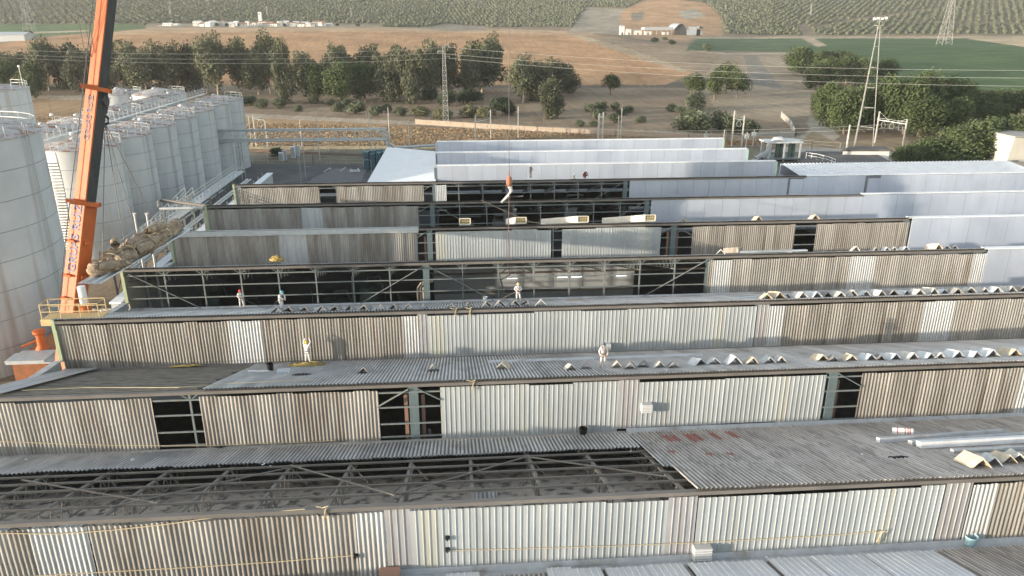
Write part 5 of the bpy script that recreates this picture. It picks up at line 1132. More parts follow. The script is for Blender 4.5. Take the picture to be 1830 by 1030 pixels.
# stacked white channel beams on the right slope
for i, (xa, ya, xb, yb, w_, h, mt_, lab) in enumerate(((1568, 793, 1790, 778, .30, .28, m_gut, 'grey box beam at the back of the beam stack on the right slope'), (1625, 797, 1900, 778, .34, .22, m_gut, 'grey channel beam in the middle of the beam stack'), (1640, 803, 1900, 789, .42, .34, m_cap, 'bright white box beam at the front of the beam stack'), (1700, 812, 1900, 803, .30, .14, m_galv, 'low grey channel lying before the white beam'))):
    o = thing('roof_beam', lab, 'beam', tuple(lay(xa, ya, 0, .25)), 'white beams stacked on the right slope')
    a, b_ = lay(xa, ya, 0, .08 + h / 2 + .02 * i), lay(xb, yb, 0, .08 + h / 2 + .02 * i); d = (b_ - a) / np.linalg.norm(b_ - a)
    mb = MB(); n = np.array([0, DROP, PIT]) / SL; c_ = np.cross(d, n)
    mb.bar(a + n * h * .5, b_ + n * h * .5, w_, .015, up=tuple(n)); mb.bar(a - c_ * w_ * .5, b_ - c_ * w_ * .5, .015, h, up=tuple(n)); mb.bar(a + c_ * w_ * .5, b_ + c_ * w_ * .5, .015, h, up=tuple(n)); mb.bar(a - n * h * .4, b_ - n * h * .4, w_ * .9, .015, up=tuple(n))
    mb.build('channel', mt_, o)
    mb = MB(); mb.bar(a, a + d * .02, w_ * .96, h * .96, up=tuple(n)); mb.build('end_plate', m_cap, o)
q = lay(1612, 778, 0, .24); o = thing('plastic_roll', 'white plastic roll with red stripes lying by the beam stack', 'roll', tuple(q))
ax = np.array([.8, -.45, .15]); ax /= np.linalg.norm(ax)
mb = MB(); mb.tube([q - ax * .55, q + ax * .55], .22, 18); mb.build('roll_body', m_cap, o, smooth=False)
for t_ in (-.3, .1, .25, .36): mb = MB(); mb.tube([q + ax * t_, q + ax * (t_ + .05)], .226, 18); mb.build('red_stripe', M('red_print', (.55,.08,.06)) if t_ == -.3 else bpy.data.materials['red_print'], o)
# metal cans, small debris
for i, (x, y, k, lab) in enumerate(((768, 779, 0, 'small white can standing by the main column of the second ridge'), (832, 1, 9, None))):
    if lab:
        q = lay(x, y, k); o = thing('metal_can', lab, 'can', tuple(q)); mb = MB(); mb.lathe(q, [(.01, 0), (.11, 0), (.11, .3), (.07, .36), (.01, .38)], 14); mb.build('can_body', m_rail, o); mb = MB(); mb.lathe(q, [(.04, .36), (.04, .42), (.01, .42)], 10); mb.build('can_cap', m_cap, o)
rs = random.Random(5); scr = []
for i in range(90):
    k, xa, xb, ya, yb = rs.choice(((0, 560, 1160, 793, 812), (0, 1120, 1240, 775, 795), (1, 430, 700, 655, 680), (0, 1250, 1800, 790, 850), (2, 110, 420, 552, 562), (1, 700, 1300, 648, 668), (-1, 1250, 1400, 998, 1015), (0, 20, 560, 822, 838)))
    q = lay(rs.uniform(xa, xb), rs.uniform(ya, yb), k, .07); s_ = rs.uniform(.05, .16)
    mb = MB(); nv = [(q[0] + s_ * rs.uniform(-1, 1), q[1] + s_ * rs.uniform(-1, 1), q[2] + s_ * .3 * rs.uniform(0, 1)) for _ in range(4)]
    mb.add(nv, [(0, 1, 2), (0, 1, 3), (1, 2, 3), (0, 2, 3)]); o = mb.build('debris_scrap', rs.choice([m_cap, m_cap, m_roof, m_bag, m_galv]), None, loc=q)
    x__, y__ = proj(q)
    tag(o, 'small broken scrap lying on the %s, %s' % ({0: 'nearest ridge slope', 1: 'second ridge slope', 2: 'third ridge slope', -1: 'bottom white roof'}[k], '%s one dropped there' % ordn(sum(1 for z in scr if z == k))), 'debris', 'broken scraps on the roofs'); scr.append(k)
# sandbag-like dust on left end of the third ridge
for i, x in enumerate((138, 160, 190, 215, 240, 262)):
    q = lay(x, 558 - i * .6, 2, .05); o = thing('sacking', 'pale dusty sacking on the left end of the third ridge, %s from the left' % ordn(i), 'sacking', tuple(q), 'dusty sacking at the left end')
    crumple(q + np.array([0, 0, .08]), (1, .2, 0), rs.uniform(.8, 1.5), .16, 40 + i, 8, 8, M('dusty_sacking', (.52,.48,.42), (.40,.36,.30), 4, rough=.95) if i == 0 else bpy.data.materials['dusty_sacking'], o)
# red paint stripes on the right slope of the nearest ridge
m_red = M('faded_red_paint', (.34,.10,.08), (.32,.20,.18), 5, (1, .3, 1), .9)
for i, (x, y, l_) in enumerate(((1190, 786, 1.6), (1203, 786, 1.5), (1232, 785, 2.0), (1240, 784, 1.8), (1272, 782, 1.7), (1306, 779, 1.6), (1262, 815, .5), (1305, 814, .5), (1195, 810, .5))):
    q = onroof(x, y, 0); s_ = q[1] - RY(0); Xs = XL + round((q[0] - XL - .05) / .225) * .225
    mb = MB(); mb.corr(np.array([Xs, RY(0) + s_ - l_ / 2, roofz2(s_ - l_ / 2)]) + NV * .085, (1,0,0), WV, NV, .42, l_, 'sin', .225, .048); o = mb.build('paint_stripe', m_red, ROWOBJ[0], smooth=True); o['label'] = 'faded red paint stripe'
# box vents on the cladding
for lab, x, y, k in (('white louvred box fixed on the second ridge cladding, casting a shadow', 1154, 726, 1), ('white louvred box at the foot of the nearest cladding', 1252, 983, 0), ('small pale box on the third ridge cladding behind the hooded worker', 1084, 617, 2)):
    Y = RY(k) - .07; q = ony(x, y, Y); o = thing('wall_vent', lab, 'vent box', tuple(q)); s_ = .32 if k else .42
    if k == 2: s_ = .26
    mb = MB(); mb.box(q[0] - s_, q[0] + s_, Y - .4, Y, q[2] - s_ * .9, q[2] + s_ * .9); bx_ = mb.build('box_body', m_wav, o)
    for j in range(5): z = q[2] - s_ * .7 + j * s_ * .34; mb = MB(); mb.box(q[0] - s_ - .01, q[0] + s_ + .01, Y - .43, Y - .38, z, z + .04); mb.build('louvre', m_cap, bx_)
# ropes stretched along the cladding
def rope(label, pts, r=.022, mat_=m_rope):
    o = thing('long_rope', label, 'rope', tuple(pts[0]), 'cream ropes stretched along the ridges'); mb = MB(); mb.tube(pts, r, 5); mb.build('rope', mat_, o)
def on_clad(x, y, k, off=.12): return ony(x, y, RY(k) - off)
rope('cream rope across the nearest cladding, right half, ending in a knot', [on_clad(x, y, 0) for x, y in ((804, 984), (900, 982), (1000, 979), (1100, 976), (1250, 970), (1400, 962), (1500, 956), (1572, 950))])
rope('cream rope across the nearest cladding, bottom left', [on_clad(x, y, 0) for x, y in ((-10, 1032), (60, 1030), (200, 1022), (350, 1014), (500, 1004), (634, 993))])
rope('cream rope rising to the nearest ridge beam on the left', [on_clad(x, y, 0, .16) for x, y in ((-10, 953), (100, 955), (200, 948), (300, 937), (400, 923), (470, 917), (545, 910))])
rope('cream rope across the second ridge cladding at far left', [on_clad(x, y, 1) for x, y in ((-10, 789), (100, 793), (200, 796), (300, 797), (372, 797), (460, 793), (560, 790), (600, 787))])
rope('cream rope lying on the stripped left part of the second ridge', [lay(x, y, 1, .15) for x, y in ((40, 702), (150, 697), (320, 697), (400, 690), (560, 683))], .02)
rope('cream rope sagging across the open sixth ridge', [ony(x, y, RY(5) - .3) for x, y in ((860, 358), (890, 372), (920, 385), (950, 397), (990, 404))], .035)
for k, x, y in ((0, 1570, 952), (0, 577, 908), (1, 843, 682), (2, 812, 553), (2, 838, 552)):
    q = on_clad(x, y, k, .2); o = thing('rope_knot', {1570: 'frayed rope knot on the right of the nearest cladding', 577: 'cream rope knot tied on the nearest ridge beam', 843: 'rope end looped over the second ridge beam', 812: 'rope loop over the third ridge beam, left one', 838: 'rope loop over the third ridge beam, right one'}[x], 'rope', tuple(q))
    mb = MB(); mb.tube([q + [-.3, 0, .1], q, q + [.25, -.05, .12], q + [.1, -.05, -.1], q + [0, 0, -.55], q + [.12, 0, -.6], q + [.1, 0, -.1]], .03, 5); mb.build('rope', m_rope, o)
for i, (x, y) in enumerate(((800, 961), (800, 982), (636, 993))):
    q = on_clad(x, y, 0, .1); o = thing('rope_clamp', 'small black clamp on the nearest cladding, %s' % ['upper of the two left of centre', 'lower of the two left of centre', 'the one on the brown sheets'][i], 'clamp', tuple(q)); mb = MB(); mb.box(q[0] - .1, q[0] + .1, q[1] - .06, q[1] + .04, q[2] - .1, q[2] + .1); mb.box(q[0] - .05, q[0] + .02, q[1] - .12, q[1] - .06, q[2] - .12, q[2] + .12); mb.build('clamp_plate', m_blackp, o); mb = MB(); mb.tube([q + [0, -.1, 0], q + [.12, -.12, 0]], .02, 6); mb.build('clamp_pin', m_cable, o)
# pipes seen beside the first main column
o = thing('steam_pipes', 'three pale insulated pipes rising beside the main column of the fourth ridge', 'pipes', tuple(ony(750, 540, RY(3) + 1)))
for i in range(3):
    X = solveX(747 + i * 5, RY(3) + 1, 7); mb = MB(); mb.tube([(X, RY(3) + 1, 3), (X, RY(3) + 1, 7.6 - .0 * i), (X + .3, RY(3) + 1.2, 8.0), (X + .9, RY(3) + 1.4, 8.1)], .10, 8); mb.build('pipe', M('lagged_pipe', (.42,.37,.30), rough=.8) if i == 0 else bpy.data.materials['lagged_pipe'], o)

# ------------------------------------------------------------------ yard behind the left rows
def sheet(name, pts_px, z, mat_, thick=0):
    P_ = [onz(x, y, z) for x, y in pts_px]; mb = MB(); mb.add([(p[0], p[1], z) for p in P_], [tuple(range(len(P_)))]); o = mb.build(name, mat_); tag(o, kind='structure'); return o
sheet('yard', [(60, 420), (140, 292), (690, 294), (800, 340), (780, 420)], .04, m_asph)
sheet('yard_patch', [(560, 318), (600, 301), (655, 303), (640, 335), (540, 335)], .05, M('lighter_asphalt', (.17,.17,.175), (.14,.14,.145), .5, rough=.9))
sheet('factory_apron', [(1395, 262), (1310, 300), (1480, 330), (1900, 330), (1900, 300), (1620, 272)], .04, m_conc)
sheet('rail_bed', [(-200, 262), (440, 266), (700, 276), (790, 282), (790, 287), (700, 281), (440, 271), (-200, 268)], .04, M('track_ballast', (.16,.14,.12), (.10,.09,.08), 3, rough=.95))
rt = thing('railway_track', 'two rusty rails running behind the yard under the pipe bridge', 'rails', tuple(onz(440, 268, 0)))
for (ya, yb) in ((267.2, 279), (269.6, 281.6)):
    a, b_ = onz(430, ya, .2), onz(700, yb, .2); mb = MB(); mb.bar(a + (a - b_) * 1.5, b_ + (b_ - a) * 2, .12, .16); mb.build('rail', M('rusty_rail', (.20,.12,.08)) if ya < 268 else bpy.data.materials['rusty_rail'], rt)
m_line = M('yard_line_paint', (.5,.5,.48), rough=.8)
for i, (xa, ya, xb, yb) in enumerate(((588, 300, 592, 303), (608, 306, 618, 299), (545, 298, 555, 298), (578, 308, 590, 300))):
    a, b_ = onz(xa, ya, .06), onz(xb, yb, .06); mb = MB(); mb.bar(a, b_, .25, .01); o = mb.build('yard_marking', m_line, loc=a); tag(o, 'worn white paint stroke on the yard asphalt, %s from the top left' % ordn(i), 'marking', 'paint strokes on the yard')
def pole(label, x, by, ty, r=.09, mat_=None, name='pole', cat='pole', group=None, arm=None, z0=0):
    g_ = onz(x, by, z0); d_ = hypot(g_[0], g_[1]); zt_ = elev_z(x, ty, d_); o = thing(name, label, cat, tuple(g_), group)
    mb = MB(); mb.tube([g_, (g_[0], g_[1], zt_)], [r, r * .7], 8); mb.build('pole_shaft', mat_ or m_conc, o); mb = MB(); mb.box(g_[0] - r * 1.6, g_[0] + r * 1.6, g_[1] - r * 1.6, g_[1] + r * 1.6, 0, .35); mb.build('foot', m_conc, o)
    return o, g_, zt_
m_pw = M('pale_concrete_pole', (.50,.49,.46), (.42,.41,.38), 2, rough=.8)
# pipe bridge
pb = thing('pipe_bridge', 'long galvanised pipe bridge crossing the yard from tanks to white canopy', 'pipe bridge', tuple(onz(430, 325, 0)))
Yb0 = onz(428, 322, 0)[1]; zt_ = ony(540, 233, Yb0)[2]; zl = ony(540, 249, Yb0)[2]; xa = solveX(386, Yb0, zt_); xb = solveX(690, Yb0, zt_)
for z, dy in ((zt_, -.5), (zt_, .5), (zl, -.5), (zl, .5)): mb = MB(); mb.bar((xa, Yb0 + dy, z), (xb, Yb0 + dy, z), .22); mb.build('chord', m_rail, pb)
n = 16
for dy in (-.5, .5):
    mb = MB()
    for i in range(n):
        x0, x1 = xa + (xb - xa) * i / n, xa + (xb - xa) * (i + 1) / n; mb.bar((x0, Yb0 + dy, zl), (x0, Yb0 + dy, zt_), .07); p, q = ((x0, Yb0 + dy, zt_), (x1, Yb0 + dy, zl)) if i % 2 else ((x0, Yb0 + dy, zl), (x1, Yb0 + dy, zt_)); mb.bar(p, q, .06)
    mb.build('lattice', m_rail, pb)
for dy, z, r in ((-.25, zt_ + .25, .16), (.2, zt_ + .22, .12), (-.8, zl - .25, .14), (.0, zl - .05, .1)): mb = MB(); mb.tube([(xa, Yb0 + dy, z), (xb + .2, Yb0 + dy, z)], r, 8); mb.build('pipe', m_rail, pb)
for xq in (425, 430, 696, 540): X = solveX(xq, Yb0, zl); mb = MB(); mb.bar((X, Yb0, 0), (X, Yb0, zl), .22 if xq != 540 else .12); mb.build('support', m_rail, pb)
for dx in (0, .9):
    a = ony(686 + dx * 8, 236, Yb0); b_ = ony(688 + dx * 8, 256, Yb0); mb = MB(); mb.tube([a + [-1, 0, 0], a, b_, b_ + [1.2, 0, -1.0], ony(786, 259, Yb0 + 3)], .26, 10); mb.build('down_pipe', m_galv, pb)
# canopy
cn = thing('white_canopy', 'smooth white sloping canopy roof standing left of the short white ridges', 'canopy', tuple(onz(700, 330, 0)))
ca_, cb_, cc_, cdn = onz(692, 263, 8.0), onz(781, 271, 8.6), onz(779, 326, 8.4), onz(656, 326, 7.0)
mb = MB(); mb.add([ca_, cb_, cc_, cdn, ca_ - [0,0,.3], cb_ - [0,0,.3], cc_ - [0,0,.3], cdn - [0,0,.3]], [(3,2,1,0),(4,5,6,7),(0,1,5,4),(1,2,6,5),(2,3,7,6),(3,0,4,7)]); mb.build('canopy_roof', m_new, cn)
for p in (ca_, cb_, cdn, (ca_ + cdn) / 2): mb = MB(); mb.bar((p[0], p[1], 0), (p[0], p[1], p[2] - .3), .3); mb.build('post', m_rail, cn)
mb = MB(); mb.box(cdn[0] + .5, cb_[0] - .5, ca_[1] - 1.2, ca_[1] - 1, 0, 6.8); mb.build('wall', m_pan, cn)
# stack of blue green crates
m_cr = M('blue_green_crate', (.10,.19,.21), (.07,.13,.15), 2, rough=.6, rand=.1)
q0 = onz(651, 304, 0)
for i in range(5):
    for j in range(3):
        x_, y_ = q0[0] + i * 1.35, q0[1] + j * 1.6
        o = thing('crate_stack', 'tall stack of dark blue green crates beside the canopy, %s column, %s row' % (ordn(i), ordn(j)), 'crates', (x_, y_, 0), 'stacks of blue green crates')
        mb = MB(); h_ = 3.9 - .15 * ((i * 2 + j) % 3)
        for z in range(9): mb.box(x_, x_ + 1.15, y_, y_ + 1.3, z * h_ / 9, (z + .86) * h_ / 9)
        for c1 in (0, 1.07): mb.box(x_ + c1, x_ + c1 + .08, y_ - .02, y_ + 1.32, 0, h_)
        mb.build('crates', m_cr, o)
pole('thin steel lamp post standing in the yard under the pipe bridge', 539, 330, 232, .07, m_rail, 'lamp_post', 'lamp post')
o, g_, z_ = pole('lamp post with curved arm in front of the blue green crates', 664, 312, 287, .06, m_rail, 'lamp_post', 'lamp post')
mb = MB(); mb.tube([(g_[0], g_[1], z_), (g_[0] - .6, g_[1], z_ + .2), (g_[0] - 1.5, g_[1], z_ + .1)], .05, 6); mb.build('arm', m_rail, o)
CP = [(450, 262, 207), (572, 290, 203), (540, 262, 214), (664, 276, 201), (697, 262, 192), (732, 268, 214), (877, 248, 196), (926, 248, 190), (1070, 250, 203), (1104, 249, 207), (1109, 250, 194), (850, 249, 212), (1512, 271, 223), (1290, 285, 232)]
for i, (x, b_, t_) in enumerate(sorted(CP)):
    pole('pale concrete railway pole behind the factory, %s from the left' % ordn(i), x, b_, t_, .13 if x != 1512 else .28, m_pw, 'railway_pole', 'pole', 'concrete poles along the railway')
for i, (x, b_, t_) in enumerate(((92, 205, 172), (655, 205, 178), (672, 245, 232), (972, 232, 196))):
    pole('thin dark wooden post, %s from the left along the road' % ordn(i), x, b_, t_, .1, m_wood, 'wooden_post', 'pole', 'thin wooden posts')
o, g_, z_ = pole('tall slim lighting mast leaning at the left beside the tanks', 64, 262, 120, .09, m_rail, 'light_mast', 'mast'); mb = MB(); mb.lathe((g_[0], g_[1], z_), [(.15, 0), (.3, .15), (.3, .4), (.05, .6)], 10); mb.build('lamp_head', m_cap, o)
# catenary gantries of the railway
def gantry(label, x1, b1, t1, x2, b2, t2, ya, arms=2):
    A_ = onz(x1, b1, 0); B_ = onz(x2, b2, 0); z1 = elev_z(x1, t1, hypot(A_[0], A_[1])); z2 = elev_z(x2, t2, hypot(B_[0], B_[1])); za = elev_z(x1, ya, hypot(A_[0], A_[1]))
    o = thing('railway_gantry', label, 'gantry', tuple(A_), 'catenary gantries'); 
    for P_, z in ((A_, z1), (B_, z2)): mb = MB(); mb.bar((P_[0], P_[1], 0), (P_[0], P_[1], z), .28); mb.build('mast', m_pw, o)
    mb = MB(); a = np.array([A_[0], A_[1], za]); b_ = np.array([B_[0], B_[1], za - .4]); mb.bar(a, b_, .16); mb.bar(a + [0, 0, .5], b_ + [0, 0, .5], .05); mb.bar((A_[0], A_[1], z1), b_ + (a - b_) * .6, .04); mb.bar((B_[0], B_[1], z2), b_ + (a - b_) * .4, .04)
    mb.build('crossbeam', m_rail, o)
    for i in range(arms):
        c = a + (b_ - a) * (i + .7) / (arms + .3); mb = MB(); mb.tube([c, c + [-.7, 0, -.9], c + [-.5, 0, -1.7], c + [.3, 0, -1.9]], .06, 6); mb.tube([c, c + [.6, 0, -1.2], c + [.3, 0, -1.9]], .05, 6); mb.build('registration_arm', m_rail, o)
gantry('catenary gantry with curved arms right of the light tower', 1563, 256, 199, 1613, 262, 213, 214, 3)
gantry('catenary gantry with two posts right of the hedge', 1307, 262, 198, 1325, 262, 206, 212, 1)
gantry('catenary gantry in front of the road, left of the pylon', 458, 262, 207, 478, 262, 216, 212, 1)
gantry('catenary gantry in the centre behind the white ridges', 850, 262, 207, 877, 250, 196, 219, 1)
gantry('pair of short lattice posts joined by a beam in the centre right', 1068, 262, 205, 1076, 262, 201, 207, 1)
for i, (x, b_, ty) in enumerate(((1260, 262, 235), (1345, 262, 232), (1332, 270, 236))):
    o, g_, z_ = pole('grey equipment post by the hedge behind the short ridges, %s from the left' % ordn(i), x, b_, ty, .12, m_rail, 'equipment_post', 'post', 'equipment posts by the hedge'); mb = MB(); mb.box(g_[0] - .5, g_[0] + .5, g_[1] - .3, g_[1] + .3, z_ - 1.6, z_ - .6); mb.build('cabinet', m_rail, o)
# lattice towers
def lattice(name, label, x, by, ty, wb, wt, mat_, arms=(), n=12, ground=None, legs=4, bar_=.12, diag=True):
    g_ = ground if ground is not None else onz(x, by, 0); d_ = hypot(g_[0], g_[1]); zt_ = elev_z(x, ty, d_); o = thing(name, label, 'tower', tuple(g_)); H_ = zt_ - g_[2]
    cs = [(-1,-1),(1,-1),(1,1),(-1,1)] if legs == 4 else [(-1,-.6),(1,-.6),(0,1)]
    def P_(c, t_): w_ = (wb + (wt - wb) * t_) / 2; return np.array([g_[0] + c[0] * w_, g_[1] + c[1] * w_, g_[2] + H_ * t_])
    for c in cs: mb = MB(); mb.bar(P_(c, 0), P_(c, 1), bar_); mb.build('leg', mat_, o)
    mb = MB(); ts = [1 - (1 - i / n) ** 1.0 for i in range(n + 1)]
    for i in range(n):
        for j in range(len(cs)):
            a, b_ = cs[j], cs[(j + 1) % len(cs)]; mb.bar(P_(a, ts[i + 1]), P_(b_, ts[i + 1]), bar_ * .6)
            if diag: mb.bar(P_(a, ts[i]) if i % 2 else P_(b_, ts[i]), P_(b_, ts[i + 1]) if i % 2 else P_(a, ts[i + 1]), bar_ * .6)
    mb.build('bracing', mat_, o)
    for dz, l_, sg in arms:
        mb = MB(); c = np.array([g_[0], g_[1], zt_ - dz]); mb.bar(c, c + [l_ * sg, 0, .1], bar_); mb.bar(c + [0, 0, -.6], c + [l_ * sg, 0, .05], bar_ * .6); mb.tube([c + [l_ * sg, 0, .1], c + [l_ * sg, 0, -.7]], .1, 6); mb.build('cross_arm', mat_, o)
    return o, g_, zt_
m_lat = M('galvanised_lattice', (.38,.38,.36), (.32,.32,.31), 2, rough=.6)
o, gp, zp = lattice('lattice_pylon', 'slim galvanised lattice pylon carrying three wires above the road', 797, 224, 80, 1.7, .7, m_lat, ((.2, 1.6, 1), (1.9, 1.8, -1), (3.4, 1.6, 1)), 16, bar_=.14)
o, gl, zl_ = lattice('light_tower', 'tall tapering three legged floodlight tower beside the trees', 1537, 262, 46, 5.2, .5, m_lat, (), 6, bar_=.14, legs=3, diag=False)
mb = MB(); mb.box(gl[0] - .8, gl[0] + .8, gl[1] - .8, gl[1] + .8, zl_, zl_ + .1); mb.tube([(gl[0] - .9, gl[1], zl_ + .9), (gl[0] + .9, gl[1], zl_ + .9)], .05, 6); mb.bar((gl[0], gl[1], zl_), (gl[0], gl[1], zl_ + 2), .12); mb.build('platform', m_lat, o)
for sx_, sz in ((-1.4, 1.5), (-.5, 1.6), (.5, 1.55), (1.5, 1.7)): mb = MB(); mb.box(gl[0] + sx_ - .32, gl[0] + sx_ + .32, gl[1] - .3, gl[1] + .1, zl_ + sz - .2, zl_ + sz + .35); mb.build('floodlight', m_cap, o)
mb = MB(); mb.bar((gl[0] - 1.7, gl[1], zl_ + 1.4), (gl[0] + 1.8, gl[1], zl_ + 1.5), .1); mb.build('lamp_bar', m_lat, o)
for i, (x, by, ty) in enumerate(((1687, 80, -20), (54, 58, -20), (1448, 30, 8), (305, 30, 12), (478, 32, 12), (628, 34, 14), (1296, 22, 9))):
    gg = ground_hit(x, by); big = i < 2
    lattice('power_pylon', ['big pale pylon standing in the green field at the upper right', 'faint tall pylon in the fields at the upper left'][i] if big else 'tiny pale mast among the far olive rows, %s from the left' % ordn({305: 0, 478: 1, 628: 2, 1296: 3, 1448: 4}[x]), x, by, ty, 9 if big else 1.6, 2.0 if big else 1.0, m_lat, ((3, 7, 1), (3, 7, -1), (9, 8, 1), (9, 8, -1)) if big else (), 10 if big else 4, ground=gg, bar_=(.3 if i == 0 else .16) if big else .25)
# overhead wires
def wire(label, pts, sag=1.0, r=.05, grp='overhead power wires'):
    o = thing('power_wire', label, 'wire', tuple(pts[0]), grp); pp = []
    for a, b_ in zip(pts[:-1], pts[1:]):
        for i in range(13): t_ = i / 12; pp.append(np.array(a) * (1 - t_) + np.array(b_) * t_ - [0, 0, 4 * sag * t_ * (1 - t_)])
    mb = MB(); mb.tube(pp, r, 4, cap=False); mb.build('strand', m_wire, o)
for i, (yl, dz, sx_, yr) in enumerate(((86, .2, 1.6, 126), (94, 1.9, -1.8, 140), (100, 3.4, 1.6, 155))):
    Pp = np.array([gp[0] + sx_, gp[1], zp - dz - .6]); dL = 262.0; L_ = at_d(-60, yl, dL); R_ = at_d(1900, yr, 225.0)
    wire('pale power wire through the pylon, %s of three' % ['upper', 'middle', 'lower'][i], [L_, Pp, R_], 1.8, .038)
for i, (ya, yb) in enumerate(((236, 246), (243, 252))):
    wire('thin catenary wire above the railway, %s one' % ['upper', 'lower'][i], [at_d(-30, ya - 14, 205.0), at_d(430, ya - 2, 200.0), at_d(700, ya + 2, 195.0), at_d(1110, yb - 12, 205), at_d(1620, ya - 15, 200)], .6, .03, 'catenary wires')
# walls, fences, cabinets
def wall_run(name, label, px_, z0, z1, mat_, th=.25, post=None, cat='wall'):
    o = thing(name, label, cat, tuple(onz(*px_[0], 0))); mb = MB(); P_ = [onz(x, y, 0) for x, y in px_]
    for a, b_ in zip(P_[:-1], P_[1:]): c = (a + b_) / 2; mb.bar((a[0], a[1], (z0 + z1) / 2), (b_[0], b_[1], (z0 + z1) / 2), th, z1 - z0)
    mb.build('wall_run', mat_, o)
    mb = MB()
    for a, b_ in zip(P_[:-1], P_[1:]):
        n_ = max(1, int(np.linalg.norm(b_ - a) / (post or 4)))
        for i in range(n_ + 1): p = a + (b_ - a) * i / n_; mb.box(p[0] - .12, p[0] + .12, p[1] - .16, p[1] + .16, z0, z1 + .12)
    mb.build('wall_posts', mat_, o); return o
m_pwall = M('pinkish_wall', (.34,.28,.225), (.29,.24,.19), 1, rough=.9)
wall_run('roadside_wall', 'low pinkish concrete wall along the road behind the pylon', [(742, 222), (850, 229), (960, 236), (1100, 243), (1230, 250), (1390, 254)], 0, 1.5, m_pwall)
wall_run('curved_wall', 'grey panel wall curving along the dirt track right of the hedge', [(1345, 250), (1420, 245), (1412, 226), (1396, 210)], 0, 1.9, m_conc)
def fence(label, px_, h_, step, mat_):
    o = thing('wire_fence', label, 'fence', tuple(onz(*px_[0], 0))); P_ = [onz(x, y, 0) for x, y in px_]; mb = MB(); mr_ = MB()
    for a, b_ in zip(P_[:-1], P_[1:]):
        n_ = max(1, int(np.linalg.norm(b_ - a) / step))
        for i in range(n_ + 1): p = a + (b_ - a) * i / n_; mb.bar((p[0], p[1], 0), (p[0], p[1], h_), .09)
        for f_ in (.3, .65, 1): mr_.bar((a[0], a[1], h_ * f_), (b_[0], b_[1], h_ * f_), .03)
    mb.add(mr_.v, mr_.f); mb.build('fence_frame', mat_, o)
fence('long wire fence with thin posts along the railway behind the yard', [(425, 291), (560, 293), (650, 296)], 2.0, 3.2, m_rail)
fence('wire fence on concrete posts between the rails and the dry grass', [(425, 262), (560, 268), (700, 276)], 2.2, 4.0, m_conc)
fence('wire fence by the hedge and the pinkish wall', [(1180, 246), (1240, 248), (1300, 252), (1350, 255)], 2.2, 4.0, m_rail)
fence('wire fence beside the dirt track and the dark flat roof', [(1400, 262), (1450, 268), (1500, 272)], 2.2, 4.0, m_rail)
fence('white rail fence along the near edge of the small green field', [(1300, 98), (1360, 98.5), (1440, 98.5)], 2.2, 9, m_cap)
for i, (x, by, w_, h_) in enumerate(((503, 289, 1.0, 2.0), (509, 288, .8, 2.3), (524, 283, 1.0, 2.6), (531, 281, 1.3, 2.6))):
    g_ = onz(x, by, 0); o = thing('electric_cabinet', 'grey white electric cabinet on the verge of the yard, %s from the left' % ordn(i), 'cabinet', tuple(g_), 'electric cabinets')
    mb = MB(); mb.box(g_[0] - w_/2, g_[0] + w_/2, g_[1], g_[1] + .7, .1, h_); mb.box(g_[0] - w_/2 - .05, g_[0] + w_/2 + .05, g_[1] - .05, g_[1] + .75, h_, h_ + .08); mb.build('cabinet_body', m_cap if i % 2 == 0 else m_galv, o); mb = MB(); mb.box(g_[0] - w_*.42, g_[0] + w_*.42, g_[1] - .03, g_[1] - .005, .25, h_ - .2); mb.build('cabinet_door', m_galv, o)
o = thing('yard_kiosk', 'small white skylight box on the yard beside the canopy', 'box', tuple(onz(633, 306, 0))); g_ = onz(633, 308, 0); mb = MB(); mb.prism([(g_[0] - 1.2, 0), (g_[0] + 1.2, 0), (g_[0] + .8, .6), (g_[0] - .8, .6)], 'y', g_[1], g_[1] + 1.4); mb.build('kiosk_body', m_cap, o); mb = MB(); mb.box(g_[0] - .6, g_[0] + .6, g_[1] + .2, g_[1] + 1.2, .6, .75); mb.build('kiosk_lid', m_blackp, o)
# ------------------------------------------------------------------ right of the short ridges
wr = thing('white_corrugated_roof', 'low white corrugated roof behind the right hand white ridges', 'roof', (XH, 104, 0))
Yn, Yf = RY(6) + .8, 121.0; zf = ony(1600, 290, Yf)[2]; zn = zf - 1.6; x0, x1 = solveX(1396, Yf, zf), solveX(1800, Yf, zf)
L_ = hypot(Yf - Yn, zf - zn); mb = MB(); mb.corr((x0, Yn, zn), (1,0,0), (0, (Yf - Yn) / L_, (zf - zn) / L_), (0, -(zf - zn) / L_, (Yf - Yn) / L_), x1 - x0, L_, 'trap', .62, .11); mb.build('roof_sheets', m_new, wr)
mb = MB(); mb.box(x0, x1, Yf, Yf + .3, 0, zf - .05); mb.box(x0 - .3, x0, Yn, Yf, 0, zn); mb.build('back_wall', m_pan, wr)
mb = MB(); mb.add([(x1, Yf, zf), (x1 + 14, Yf - 2, zf - 1.4), (x1 + 14, Yn + 2, zn), (x1, Yn, zn)], [(0,3,2,1)]); mb.build('tan_roof_end', M('tan_screed', (.42,.34,.26), rough=.9), wr)
